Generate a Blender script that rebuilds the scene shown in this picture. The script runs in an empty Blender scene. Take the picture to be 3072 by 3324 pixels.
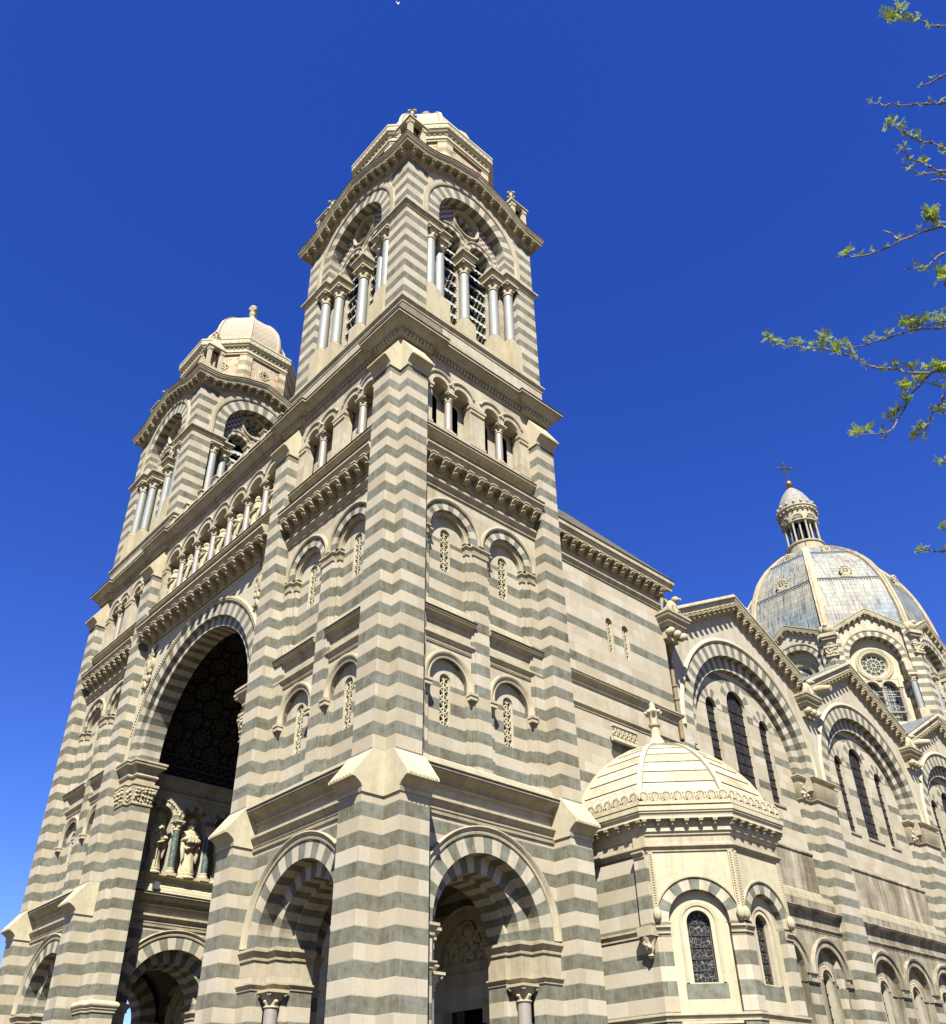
import bpy, math, random
from mathutils import Vector, Matrix
random.seed(7)
SC = bpy.context.scene
COL = SC.collection
pi, cos, sin, sqrt, rad = math.pi, math.cos, math.sin, math.sqrt, math.radians

# ------------------------------------------------------------------ camera, sky, sun, exposure
cam = bpy.data.cameras.new("camera"); co = bpy.data.objects.new("camera", cam); COL.objects.link(co)
co.location = (0, 0, 1.6); co.rotation_euler = (rad(123.09079), rad(0.91331), rad(-42.3589))
cam.sensor_fit = 'HORIZONTAL'; cam.sensor_width = 36; cam.lens = 2906.5 / 3072 * 36
cam.shift_y = 160.6 / 3072; cam.clip_start = 0.1; cam.clip_end = 3000
SC.camera = co
SUN_EL, SUN_H = rad(50.0), Vector((-0.673, -0.740, 0))
w = bpy.data.worlds.new("World"); SC.world = w; w.use_nodes = True
wt = w.node_tree; bg = wt.nodes["Background"]
sky = wt.nodes.new("ShaderNodeTexSky"); sky.sky_type = 'NISHITA'; sky.sun_disc = False
sky.sun_elevation = SUN_EL; sky.sun_rotation = math.atan2(SUN_H.x, SUN_H.y)
sky.air_density = 1.0; sky.dust_density = 0.2; sky.ozone_density = 5.0; sky.altitude = 0
hs = wt.nodes.new("ShaderNodeHueSaturation"); hs.inputs['Saturation'].default_value = 1.28; hs.inputs['Value'].default_value = 0.95
hs.inputs['Hue'].default_value = 0.527
tint = wt.nodes.new("ShaderNodeMixRGB"); tint.blend_type = 'MULTIPLY'; tint.inputs[0].default_value = 1; tint.inputs[2].default_value = (1.21, 1.23, 1.25, 1)
wt.links.new(sky.outputs[0], hs.inputs['Color']); wt.links.new(hs.outputs[0], tint.inputs[1]); wt.links.new(tint.outputs[0], bg.inputs[0])
bg.inputs[1].default_value = 0.05
sl = bpy.data.lights.new("sun", 'SUN'); sl.energy = 5.0; sl.angle = rad(0.53); sl.color = (1.0, 0.96, 0.89)
so = bpy.data.objects.new("sun", sl); COL.objects.link(so)
dirn = -(SUN_H.normalized() * cos(SUN_EL) + Vector((0, 0, sin(SUN_EL))))
so.rotation_euler = dirn.to_track_quat('-Z', 'Y').to_euler()
SC.view_settings.view_transform = 'Standard'; SC.view_settings.look = 'None'
SC.view_settings.exposure = 1.72; SC.view_settings.gamma = 1

# ------------------------------------------------------------------ materials
P, Z0 = 1.0145, 5.52          # stripe pair pitch, top of a green course
MATS = {}
def nodes(name):
    m = bpy.data.materials.new(name); m.use_nodes = True; nt = m.node_tree
    b = nt.nodes["Principled BSDF"]
    def N(t, **kw):
        n = nt.nodes.new("ShaderNode" + t)
        for k, v in kw.items():
            if k in n.inputs: n.inputs[k].default_value = v
            else: setattr(n, k, v)
        return n
    def L(a, i): nt.links.new(a, i)
    def M(op, a, b=None, c=None):
        n = N("Math", operation=op)
        for k, x in enumerate((a, b, c)):
            if x is None: continue
            if isinstance(x, (int, float)): n.inputs[k].default_value = x
            else: L(x, n.inputs[k])
        return n.outputs[0]
    def X(bt, f, a, c):
        n = N("MixRGB", blend_type=bt)
        for k, x in enumerate((f, a, c)):
            if isinstance(x, (int, float)): n.inputs[k].default_value = x
            elif isinstance(x, tuple): n.inputs[k].default_value = x + (1,)
            else: L(x, n.inputs[k])
        return n.outputs[0]
    def R(v, pts):
        n = N("ValToRGB"); e = n.color_ramp.elements
        while len(e) < len(pts): e.new(0.5)
        for q, (p_, c_) in zip(e, pts): q.position = p_; q.color = (c_, c_, c_, 1) if isinstance(c_, (int, float)) else c_ + (1,)
        L(v, n.inputs[0]); return n.outputs[0]
    MATS[name] = m
    return m, b, N, L, M, X, R

CREAM, GREEN = (0.306, 0.280, 0.214), (0.124, 0.128, 0.105)
def stone(name, mode='cream', cream=CREAM, green=GREEN, bw=1.35, stain=0.55, bricks=True, rough=0.85, rowh=P / 2, grime=0.0):
    m, b, N, L, M, X, R = nodes(name)
    g = N("NewGeometry"); sp = N("SeparateXYZ"); L(g.outputs['Position'], sp.inputs[0])
    sn = N("SeparateXYZ"); L(g.outputs['True Normal'], sn.inputs[0])
    sel = M('GREATER_THAN', M('ABSOLUTE', sn.outputs[0]), M('ABSOLUTE', sn.outputs[1]))
    u = M('ADD', M('MULTIPLY', sel, sp.outputs[1]), M('MULTIPLY', M('SUBTRACT', 1.0, sel), sp.outputs[0]))
    v = M('ADD', sp.outputs[2], 100 * P - Z0)
    cv = N("CombineXYZ"); L(u, cv.inputs[0]); L(v, cv.inputs[1])
    if mode == 'cream': base = X('MIX', 0.0, cream, cream)
    elif mode == 'green': base = X('MIX', 0.0, green, green)
    else:
        pp, du = (P, 0.5) if mode == 'stripe' else (2 * P, 0.75)
        fr = M('FRACT', M('DIVIDE', M('ADD', sp.outputs[2], 100 * pp - Z0), pp))
        isg = M('GREATER_THAN', fr, du)
        base = X('MIX', isg, cream, green)
    n1 = N("TexNoise", Scale=0.55, Detail=7.0, Roughness=0.65); L(g.outputs['Position'], n1.inputs['Vector'])
    mp = N("Mapping"); mp.inputs['Scale'].default_value = (1.7, 1.7, 0.22); L(g.outputs['Position'], mp.inputs[0])
    n2 = N("TexNoise", Scale=1.0, Detail=8.0, Roughness=0.7); L(mp.outputs[0], n2.inputs['Vector'])
    n3 = N("TexNoise", Scale=11.0, Detail=8.0, Roughness=0.75); L(g.outputs['Position'], n3.inputs['Vector'])
    c = X('MULTIPLY', 1.0, base, R(n1.outputs[0], [(0.3, (0.90, 0.87, 0.82)), (0.55, (1.0, 0.99, 0.97)), (0.75, (1.04, 1.02, 1.0))]))
    c = X('MULTIPLY', 1.0, c, R(n3.outputs[0], [(0.25, 0.86), (0.5, 1.0), (0.8, 1.07)]))
    n5 = N("TexNoise", Scale=2.6, Detail=6.0, Roughness=0.7); L(g.outputs['Position'], n5.inputs['Vector'])
    if mode in ('stripe', 'double', 'green'): c = X('MIX', 1.0 if mode == 'green' else isg, c, X('MULTIPLY', 1.0, c, R(n5.outputs[0], [(0.34, (0.70, 0.66, 0.56)), (0.5, (0.97, 0.96, 0.92)), (0.62, (1.10, 1.12, 1.12))])))
    else: c = X('MULTIPLY', 1.0, c, R(n5.outputs[0], [(0.30, (0.90, 0.87, 0.80)), (0.5, (1, 1, 1)), (0.7, (1.04, 1.03, 1.02))]))
    f = R(n2.outputs[0], [(0.47, 0.0), (0.70, stain)])
    if mode in ('stripe', 'double'): f = M('MULTIPLY', f, M('ADD', M('MULTIPLY', isg, 0.8), 0.3))
    c = X('MULTIPLY', f, c, (0.50, 0.45, 0.34))
    if grime > 0:
        n4 = N("TexNoise", Scale=0.5, Detail=9.0, Roughness=0.7); L(mp.outputs[0], n4.inputs['Vector'])
        c = X('MULTIPLY', M('MULTIPLY', R(n4.outputs[0], [(0.36, 0.0), (0.62, 1.0)]), grime), c, (0.30, 0.29, 0.26))
    bmp = N("Bump", Strength=0.35, Distance=0.02)
    if bricks:
        br = N("TexBrick", Scale=1.0); L(cv.outputs[0], br.inputs['Vector'])
        br.offset = 0.5; br.inputs['Brick Width'].default_value = bw; br.inputs['Row Height'].default_value = rowh
        br.inputs['Mortar Size'].default_value = 0.011; br.inputs['Mortar Smooth'].default_value = 0.3
        br.inputs['Color1'].default_value = (0.86, 0.82, 0.75, 1); br.inputs['Color2'].default_value = (1.07, 1.06, 1.07, 1)
        br.inputs['Mortar'].default_value = (1, 1, 1, 1)
        c = X('MULTIPLY', 1.0, c, br.outputs['Color'])
        c = X('MIX', M('MULTIPLY', br.outputs['Fac'], 0.65), c, (0.215, 0.20, 0.145))
        h = M('SUBTRACT', n3.outputs[0], M('MULTIPLY', br.outputs['Fac'], 0.8)); L(h, bmp.inputs['Height'])
    else: L(n3.outputs[0], bmp.inputs['Height'])
    L(bmp.outputs[0], b.inputs['Normal']); L(c, b.inputs['Base Color'])
    b.inputs['Roughness'].default_value = rough; b.inputs['Specular IOR Level'].default_value = 0.12
    return m
stone('stripe', 'stripe'); stone('double', 'double', bw=1.1); stone('cream', 'cream'); stone('vcream', 'cream', bricks=False); stone('vgreen', 'green', bricks=False)
stone('trim', 'cream', cream=(0.288, 0.259, 0.180), bricks=False, stain=0.7)
stone('white', 'cream', cream=(0.331, 0.301, 0.209), bricks=False, stain=0.35)
stone('carved', 'cream', cream=(0.302, 0.267, 0.180), bricks=False, stain=0.4)
stone('grimy', 'cream', grime=0.85, bw=0.9)
stone('grimystripe', 'stripe', grime=0.45)
stone('grimytrim', 'cream', bricks=False, grime=0.9)
stone('topcream', 'cream', cream=(0.331, 0.282, 0.198), bw=0.8)
stone('topstripe', 'stripe', cream=(0.331, 0.282, 0.198), green=(0.194, 0.176, 0.108))
stone('redstone', 'cream', cream=(0.27, 0.13, 0.09), bricks=False, stain=0.2)
stone('statue', 'cream', cream=(0.324, 0.286, 0.187), bricks=False, stain=0.5)
stone('paving', 'cream', cream=(0.085, 0.07, 0.052), bw=0.6)
stone('plaster', 'cream', cream=(0.14, 0.13, 0.10), bricks=False)
stone('slate', 'cream', cream=(0.122, 0.113, 0.083), bricks=False, stain=0.8)

def simple(name, col, rough=0.5, metal=0.0, var=0.0, scale=6.0, col2=None, spec=0.5):
    m, b, N, L, M, X, R = nodes(name)
    b.inputs['Roughness'].default_value = rough; b.inputs['Metallic'].default_value = metal; b.inputs['Specular IOR Level'].default_value = spec
    g = N("NewGeometry"); n = N("TexNoise", Scale=scale, Detail=7.0, Roughness=0.7); L(g.outputs['Position'], n.inputs['Vector'])
    if col2 is None: col2 = tuple(x * (1 - var) for x in col)
    L(X('MIX', R(n.outputs[0], [(0.38, 0.0), (0.62, 1.0)]), col, col2), b.inputs['Base Color'])
    return m
simple('greymarble', (0.180, 0.187, 0.166), 0.6, var=0.3, scale=14)
simple('pinkmarble', (0.216, 0.187, 0.155), 0.5, var=0.3, scale=18)
simple('greenmarble', (0.012, 0.026, 0.027), 0.4, col2=(0.10, 0.125, 0.11), scale=9)
simple('dark', (0.004, 0.004, 0.004), 0.9, spec=0.1)  # near-black backing: darkness of unlit interiors put into the colour
simple('louvre', (0.245, 0.267, 0.238), 0.6, var=0.35, scale=3)
simple('iron', (0.02, 0.016, 0.014), 0.6, metal=0.3)
simple('bronze', (0.30, 0.18, 0.07), 0.4, metal=0.6, var=0.4)
simple('rust', (0.17, 0.115, 0.055), 0.7, var=0.35, scale=3)
simple('steel', (0.35, 0.35, 0.35), 0.4, metal=0.8)
simple('flash', (0.03, 0.027, 0.022), 0.8, var=0.4, spec=0.1)
simple('copper', (0.10, 0.42, 0.30), 0.7)
simple('lead', (0.115, 0.126, 0.115), 0.6, var=0.4, scale=2)
simple('bark', (0.16, 0.125, 0.10), 0.85, var=0.45, scale=30)
def leafmat():
    m = simple('leaf', (0.21, 0.25, 0.022), 0.8, col2=(0.10, 0.16, 0.018), scale=12, spec=0.1); nt = m.node_tree; b = nt.nodes["Principled BSDF"]
    t = nt.nodes.new("ShaderNodeBsdfTranslucent"); t.inputs[0].default_value = (0.30, 0.36, 0.03, 1); mx = nt.nodes.new("ShaderNodeMixShader"); mx.inputs[0].default_value = 0.45
    out = nt.nodes["Material Output"]; nt.links.new(b.outputs[0], mx.inputs[1]); nt.links.new(t.outputs[0], mx.inputs[2]); nt.links.new(mx.outputs[0], out.inputs[0])
leafmat()
simple('feather', (0.75, 0.75, 0.75), 0.7); simple('greyfeather', (0.22, 0.23, 0.25), 0.7)
simple('ironbrown', (0.05, 0.032, 0.02), 0.7)
simple('lampblack', (0.03, 0.03, 0.03), 0.4); simple('lampglass', (0.06, 0.065, 0.07), 0.3)

def leaded(name, colour, line, sc=5.0):
    m, b, N, L, M, X, R = nodes(name)
    g = N("NewGeometry"); v = N("TexVoronoi", Scale=sc, feature='DISTANCE_TO_EDGE'); L(g.outputs['Position'], v.inputs['Vector'])
    n = N("TexNoise", Scale=2.5, Detail=3.0); L(g.outputs['Position'], n.inputs['Vector'])
    c = X('MIX', R(v.outputs['Distance'], [(0.015, 1.0), (0.05, 0.0)]), X('MIX', n.outputs[0], colour, tuple(x * .4 for x in colour)), line)
    L(c, b.inputs['Base Color']); b.inputs['Roughness'].default_value = 0.5; b.inputs['Specular IOR Level'].default_value = 0.2
leaded('glassbrown', (0.014, 0.011, 0.008), (0.055, 0.05, 0.042), 6.0)
leaded('glassblack', (0.010, 0.010, 0.010), (0.12, 0.115, 0.10), 6.0)
leaded('glassblue', (0.03, 0.06, 0.07), (0.16, 0.19, 0.19), 3.5)

def dome_metal():
    m, b, N, L, M, X, R = nodes('zinc')
    g = N("NewGeometry"); sp = N("SeparateXYZ"); L(g.outputs['Position'], sp.inputs[0]); sn = N("SeparateXYZ"); L(g.outputs['True Normal'], sn.inputs[0])
    sel = M('GREATER_THAN', M('ABSOLUTE', sn.outputs[0]), M('ABSOLUTE', sn.outputs[1]))
    uvn = N("UVMap"); su = N("SeparateXYZ"); L(uvn.outputs[0], su.inputs[0]); u = su.outputs[0]
    cv = N("CombineXYZ"); L(u, cv.inputs[0]); L(su.outputs[1], cv.inputs[1])
    br = N("TexBrick", Scale=1.0); L(cv.outputs[0], br.inputs['Vector']); br.inputs['Brick Width'].default_value = 0.95; br.inputs['Row Height'].default_value = 0.62
    br.inputs['Mortar Size'].default_value = 0.022
    br.inputs['Color1'].default_value = (0.72, 0.76, 0.80, 1); br.inputs['Color2'].default_value = (1.12, 1.1, 1.04, 1); br.inputs['Mortar'].default_value = (0.45, 0.42, 0.4, 1)
    cs = N("CombineXYZ"); L(M('MULTIPLY', u, 5.5), cs.inputs[0]); L(M('MULTIPLY', su.outputs[1], 0.40), cs.inputs[1]); L(M('MULTIPLY', M('ADD', sp.outputs[0], sp.outputs[1]), 0.12), cs.inputs[2])
    n = N("TexNoise", Scale=1.0, Detail=8.0, Roughness=0.72); L(cs.outputs[0], n.inputs['Vector'])
    n2 = N("TexNoise", Scale=0.16, Detail=4.0); L(g.outputs['Position'], n2.inputs['Vector'])
    c = X('MIX', R(n2.outputs[0], [(0.42, 0.0), (0.6, 1.0)]), (0.118, 0.145, 0.148), (0.165, 0.155, 0.118))
    c = X('MULTIPLY', 1.0, c, br.outputs['Color'])
    c = X('MIX', R(n.outputs[0], [(0.53, 0.0), (0.60, 0.92)]), c, (0.035, 0.028, 0.027))
    c = X('MIX', R(n.outputs[0], [(0.36, 0.7), (0.45, 0.0)]), c, (0.259, 0.267, 0.223))
    L(c, b.inputs['Base Color']); b.inputs['Roughness'].default_value = 0.6
    bm = N("Bump", Strength=0.5, Distance=0.03); L(M('SUBTRACT', 1.0, br.outputs['Fac']), bm.inputs['Height']); L(bm.outputs[0], b.inputs['Normal'])
dome_metal()

def scale_tiles(name, c1, c2, su, sv, edge=(0.2, 0.145, 0.095)):
    # overlapping rounded tiles, laid out on the UV map (metres along the course, metres up the slope)
    m, b, N, L, M, X, R = nodes(name)
    uv = N("UVMap"); sp = N("SeparateXYZ"); L(uv.outputs[0], sp.inputs[0])
    v = M('DIVIDE', sp.outputs[1], sv); row = M('FLOOR', v); fv = M('FRACT', v)
    u = M('ADD', M('DIVIDE', sp.outputs[0], su), M('MULTIPLY', M('FRACT', M('MULTIPLY', row, 0.5)), 1.0)); fu = M('SUBTRACT', M('FRACT', u), 0.5)
    arc = M('SUBTRACT', fv, M('MULTIPLY', M('MULTIPLY', fu, fu), 2.2))
    e = M('LESS_THAN', M('ABSOLUTE', M('SUBTRACT', arc, 0.06)), 0.075)
    g = N("NewGeometry"); n = N("TexNoise", Scale=1.2, Detail=7.0, Roughness=0.7); L(g.outputs['Position'], n.inputs['Vector'])
    wn = N("TexWhiteNoise", noise_dimensions='2D'); cb = N("CombineXYZ"); L(M('FLOOR', u), cb.inputs[0]); L(row, cb.inputs[1]); L(cb.outputs[0], wn.inputs['Vector'])
    c = X('MIX', M('ADD', M('MULTIPLY', wn.outputs['Value'], 0.4), M('MULTIPLY', n.outputs[0], 0.6)), c1, c2)
    L(X('MIX', M('MULTIPLY', e, 0.75), c, edge), b.inputs['Base Color']); b.inputs['Roughness'].default_value = 0.8
    bm = N("Bump", Strength=0.7, Distance=0.04); L(M('SUBTRACT', 1.0, e), bm.inputs['Height']); L(bm.outputs[0], b.inputs['Normal'])
scale_tiles('towertile', (0.285, 0.235, 0.165), (0.225, 0.18, 0.12), 0.42, 0.34, (0.10, 0.07, 0.045))
scale_tiles('lanterntile', (0.238, 0.229, 0.180), (0.079, 0.076, 0.076), 0.42, 0.42, (0.14, 0.13, 0.11))
scale_tiles('fishscale', (0.331, 0.298, 0.205), (0.288, 0.259, 0.180), 0.30, 0.30, (0.20, 0.16, 0.11))

def checker(name):
    m, b, N, L, M, X, R = nodes(name)
    uv = N("UVMap"); ch = N("TexChecker", Scale=1.0, Color1=(0.302, 0.275, 0.209, 1), Color2=(0.072, 0.034, 0.030, 1)); L(uv.outputs[0], ch.inputs['Vector']); L(ch.outputs[0], b.inputs['Base Color'])
    b.inputs['Roughness'].default_value = 0.8
checker('checker')

def mosaic():
    m, b, N, L, M, X, R = nodes('mosaic')
    uv = N("UVMap"); sp = N("SeparateXYZ"); L(uv.outputs[0], sp.inputs[0]); U, V = sp.outputs[0], sp.outputs[1]
    def cell(ou, ov, per):
        U, V = U2, V2_
        fu = M('MULTIPLY', M('SUBTRACT', M('FRACT', M('ADD', M('DIVIDE', U, per), ou)), 0.5), per)
        fv = M('MULTIPLY', M('SUBTRACT', M('FRACT', M('ADD', M('DIVIDE', V, per), ov)), 0.5), per)
        return M('SQRT', M('ADD', M('MULTIPLY', fu, fu), M('MULTIPLY', fv, fv))), M('ARCTAN2', fv, fu)
    def band(r, a, c): return M('LESS_THAN', M('ABSOLUTE', M('SUBTRACT', r, a)), c)
    U2, V2_ = M('MULTIPLY', U, 1.42), M('MULTIPLY', V, 1.42); mask = None
    def add(x):
        nonlocal mask
        mask = x if mask is None else M('MAXIMUM', mask, x)
    for ou, ov in ((0, 0), (0.5, 0.5)):
        r, t = cell(ou, ov, 2.6)
        add(band(r, 0.33, 0.028)); add(M('MULTIPLY', band(r, 0.60, 0.05), M('GREATER_THAN', M('SINE', M('MULTIPLY', t, 14)), 0.0)))
        add(M('MULTIPLY', band(r, 0.74, 0.03), M('GREATER_THAN', M('SINE', M('MULTIPLY', t, 8)), 0.5)))
        add(M('MULTIPLY', band(r, 0.13, 0.06), M('GREATER_THAN', M('SINE', M('MULTIPLY', t, 8)), 0.0)))
    for ou, ov in ((0.5, 0), (0, 0.5)):
        r, t = cell(ou, ov, 2.6); add(band(r, 0.10, 0.02)); add(M('MULTIPLY', band(r, 0.22, 0.08), M('GREATER_THAN', M('SINE', M('MULTIPLY', t, 8)), 0.55)))
    U, V = M('MULTIPLY', U, 1.55), M('MULTIPLY', V, 1.55); low = M('LESS_THAN', V, 2.3)
    bands = M('MAXIMUM', band(V, 2.2, 0.03), band(V, 1.2, 0.03))
    zz = band(M('ADD', M('ABSOLUTE', M('SUBTRACT', M('FRACT', U), 0.5)), M('ABSOLUTE', M('SUBTRACT', V, 1.7))), 0.38, 0.03)
    fest = band(M('ADD', V, M('MULTIPLY', M('ABSOLUTE', M('SINE', M('MULTIPLY', U, 3.0))), 0.35)), 0.9, 0.035)
    mk = X('MIX', low, mask, M('MAXIMUM', bands, M('MAXIMUM', zz, fest)))
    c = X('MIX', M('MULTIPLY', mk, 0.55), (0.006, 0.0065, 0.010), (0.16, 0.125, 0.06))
    L(c, b.inputs['Base Color']); b.inputs['Roughness'].default_value = 0.75; b.inputs['Specular IOR Level'].default_value = 0.15
mosaic()

# ------------------------------------------------------------------ mesh helpers
class MB:
    def __init__(s): s.v = []; s.f = []; s.m = []; s.names = []; s.uv = {}
    def mi(s, m):
        if m not in s.names: s.names.append(m)
        return s.names.index(m)
    def add(s, vs, fs, m, uvs=None):
        o = len(s.v); s.v += [tuple(x) for x in vs]; k = s.mi(m)
        for i, f in enumerate(fs):
            if uvs is not None: s.uv[len(s.f)] = [uvs[j] for j in f]
            s.f.append(tuple(o + j for j in f)); s.m.append(k)
    def mesh(s, name, smooth=True):
        me = bpy.data.meshes.new(name); me.from_pydata(s.v, [], s.f)
        for n in s.names: me.materials.append(MATS[n])
        me.polygons.foreach_set('material_index', s.m)
        if s.uv:
            lay = me.uv_layers.new(name="UVMap")
            for fi, us in s.uv.items():
                p_ = me.polygons[fi]
                for k, li in enumerate(p_.loop_indices): lay.data[li].uv = us[k]
        me.update()
        if smooth:
            me.polygons.foreach_set('use_smooth', [True] * len(s.f)); me.set_sharp_from_angle(angle=rad(38))
        return me
def link(name, data, parent=None, loc=(0, 0, 0), rz=0.0, scale=None):
    o = bpy.data.objects.new(name, data); COL.objects.link(o); o.parent = parent; o.location = loc; o.rotation_euler = (0, 0, rz)
    if scale: o.scale = scale
    return o
def part(name, mb, parent, loc=(0, 0, 0), rz=0.0): return link(name, mb.mesh(name), parent, loc, rz)
def tag(o, label=None, cat=None, group=None, kind=None):
    for k, v in (('label', label), ('category', cat), ('group', group), ('kind', kind)):
        if v: o[k] = v
    return o
def copies(o, parent, off):
    c = o.copy(); COL.objects.link(c); c.parent = parent; c.location = Vector(o.location) + Vector(off); return c

class Fr:            # wall frame: u along the wall, d outwards, z up
    def __init__(s, o, U, N): s.o = Vector(o); s.U = Vector(U).normalized(); s.N = Vector(N).normalized(); s.rz = math.atan2(s.N.y, s.N.x) - pi / 2
    def __call__(s, u, d, z): p = s.o + s.U * u + s.N * d; return (p.x, p.y, p.z + z)
def box(mb, F, u0, u1, d0, d1, z0, z1, m):
    vs = [F(u, d, z) for z in (z0, z1) for d in (d0, d1) for u in (u0, u1)]
    mb.add(vs, [(0, 1, 3, 2), (4, 6, 7, 5), (0, 4, 5, 1), (2, 3, 7, 6), (0, 2, 6, 4), (1, 5, 7, 3)], m)
def call(x, u): return x(u) if callable(x) else x
def fill(mb, F, d, us, lo, hi, m, uvs=None):
    for a, b in zip(us, us[1:]):
        q = [(a, call(lo, a)), (b, call(lo, b)), (b, call(hi, b)), (a, call(hi, a))]
        if q[2][1] - q[1][1] < 1e-5 and q[3][1] - q[0][1] < 1e-5: continue
        mb.add([F(u, d, z) for u, z in q], [(0, 1, 2, 3)], m, None if uvs is None else [(u * uvs, z * uvs) for u, z in q])
def arcs(c, r, n=24): return [c - r * cos(pi * i / n) for i in range(n + 1)]
def arch_wall(mb, F, d, u0, u1, z0, z1, c, hw, R, zs, m, n=24, uhi=()):
    f = lambda u: zs + sqrt(max(0, R * R - (u - c) ** 2))
    def us(a, b): return [a] + sorted(x for x in uhi if a < x < b) + [b]
    if c - R > u0: fill(mb, F, d, us(u0, c - R), zs, z1, m)
    if c + R < u1: fill(mb, F, d, us(c + R, u1), zs, z1, m)
    if z0 < zs:
        fill(mb, F, d, [u0, c - hw], z0, zs, m); fill(mb, F, d, [c + hw, u1], z0, zs, m)
    xs = [x for x in arcs(c, R, n) if u0 <= x <= u1]
    if u0 > c - R: xs = [u0] + xs
    if u1 < c + R: xs = xs + [u1]
    fill(mb, F, d, sorted(set(xs + [x for x in uhi if c - R < x < c + R])), f, z1, m)
def multi_wall(mb, F, d, u0, u1, z0, z1, ops, m, n=14):
    # ops: (centre, half width, spring z, bottom z)
    a = u0
    for c, hw, zs, zb in sorted(ops):
        fill(mb, F, d, [a, c - hw], z0, z1, m); fill(mb, F, d, [c - hw, c + hw], z0, zb, m)
        fill(mb, F, d, arcs(c, hw, n), lambda u: zs + sqrt(max(0, hw * hw - (u - c) ** 2)), z1, m); a = c + hw
    fill(mb, F, d, [a, u1], z0, z1, m)
def reveal(mb, F, c, hw, zs, zb, d0, d1, m, n=14):
    pts = [(c - hw, zb), (c - hw, zs)] + [(u, zs + sqrt(max(0, hw * hw - (u - c) ** 2))) for u in arcs(c, hw, n)[1:-1]] + [(c + hw, zs), (c + hw, zb), (c - hw, zb)]
    for (a, b), (e, f) in zip(pts, pts[1:]): mb.add([F(a, d0, b), F(e, d0, f), F(e, d1, f), F(a, d1, b)], [(0, 1, 2, 3)], m)
def ring(mb, F, c, zs, r0, r1, d0, d1, n, ms, a0=0.0, a1=pi, sub=2, dj=0.0, back=False):
    for i in range(n):
        m = ms[i % len(ms)]
        for j in range(sub):
            t0 = a0 + (a1 - a0) * (i + j / sub) / n; t1 = a0 + (a1 - a0) * (i + (j + 1) / sub) / n
            p = [(c - r * cos(t), zs + r * sin(t)) for t in (t0, t1) for r in (r0, r1)]
            A = [F(p[k][0], d, p[k][1]) for d in (d0, d1) for k in range(4)]
            fs = [(4, 5, 7, 6), (0, 4, 6, 2), (1, 3, 7, 5)] + ([(0, 2, 3, 1)] if back else [])
            mb.add(A, fs, m)
def arc_mould(mb, F, c, zs, prof, n, m, a0=0.0, a1=pi, drop=0.0):
    st = [(c - 1 * cos(a0 + (a1 - a0) * i / n), sin(a0 + (a1 - a0) * i / n)) for i in range(n + 1)]
    vs = []
    def row(cx, sx, dz): return [F(c + (cx - c) * r, d, zs + sx * r + dz) for r, d in prof]
    rows = ([row(st[0][0], st[0][1], -drop)] if drop else []) + [row(a, b, 0) for a, b in st] + ([row(st[-1][0], st[-1][1], -drop)] if drop else [])
    k = len(prof); fs = []
    for i in range(len(rows) - 1):
        for j in range(k - 1): fs.append((i * k + j, i * k + j + 1, (i + 1) * k + j + 1, (i + 1) * k + j))
    mb.add([x for r in rows for x in r], fs + [tuple(range(k)), tuple(range((len(rows) - 1) * k, len(rows) * k))], m)
def mould(mb, F, u0, u1, d, prof, m, e0=0.0, e1=0.0):
    # straight moulding; prof = (offset, z) list; e0/e1 = 1 mitre outwards
    k = len(prof); vs = [F(u0 - e0 * o, d + o, z) for o, z in prof] + [F(u1 + e1 * o, d + o, z) for o, z in prof]
    fs = [(j, j + 1, k + j + 1, k + j) for j in range(k - 1)]
    if not e0: fs.append(tuple(range(k)))
    if not e1: fs.append(tuple(range(k, 2 * k)))
    mb.add(vs, fs, m)
def sweep(mb, path, prof, m, closed=False, caps=True):
    # path in plan, outward side on the right hand of the walking direction
    n = len(path); P2 = [Vector(p) for p in path]; seg = n if closed else n - 1
    nr = []
    for i in range(seg):
        e = P2[(i + 1) % n] - P2[i]; nr.append(Vector((e.y, -e.x)).normalized())
    off = []
    for i in range(n):
        if closed: a, b = nr[i - 1], nr[i]
        else: a, b = nr[max(0, i - 1)], nr[min(seg - 1, i)]
        s = a + b; off.append(s / max(0.25, 1 + a.dot(b)))
    k = len(prof); vs = []
    for i in range(n):
        for o, z in prof: q = P2[i] + off[i] * o; vs.append((q.x, q.y, z))
    fs = []
    for i in range(seg):
        a, b = i * k, ((i + 1) % n) * k
        for j in range(k - 1): fs.append((a + j, a + j + 1, b + j + 1, b + j))
    if not closed and caps: fs += [tuple(range(k)), tuple(range((n - 1) * k, n * k))]
    mb.add(vs, fs, m)
def flash(mb, F, u0, u1, d, o, z, e0=0.0, e1=0.0): mould(mb, F, u0, u1, d, [(o - .1, z - .0), (o + .035, z - .0), (o + .035, z + .05), (o - .1, z + .07)], 'flash', e0, e1)
def fpath(F, pts): return [tuple(F(u, d, 0)[:2]) for u, d in pts]
def lathe(mb, prof, m, c=(0, 0, 0), seg=16, mod=None, uvw=None, cap=True):
    vs = []; k = len(prof); uvs = []
    ss = 0; pr = None
    for r, z in prof:
        if pr: ss += math.hypot(r - pr[0], z - pr[1])
        pr = (r, z)
        for i in range(seg + 1):
            t = 2 * pi * i / seg; rr = r * (mod(t, z) if mod else 1); vs.append((c[0] + rr * cos(t), c[1] + rr * sin(t), c[2] + z)); uvs.append((t * (uvw or 1), ss))
    fs = [(j * (seg + 1) + i, j * (seg + 1) + i + 1, (j + 1) * (seg + 1) + i + 1, (j + 1) * (seg + 1) + i) for j in range(k - 1) for i in range(seg)]
    if cap: fs += [tuple(range(seg)), tuple((k - 1) * (seg + 1) + i for i in range(seg))]
    mb.add(vs, fs, m, uvs if uvw else None)
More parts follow.
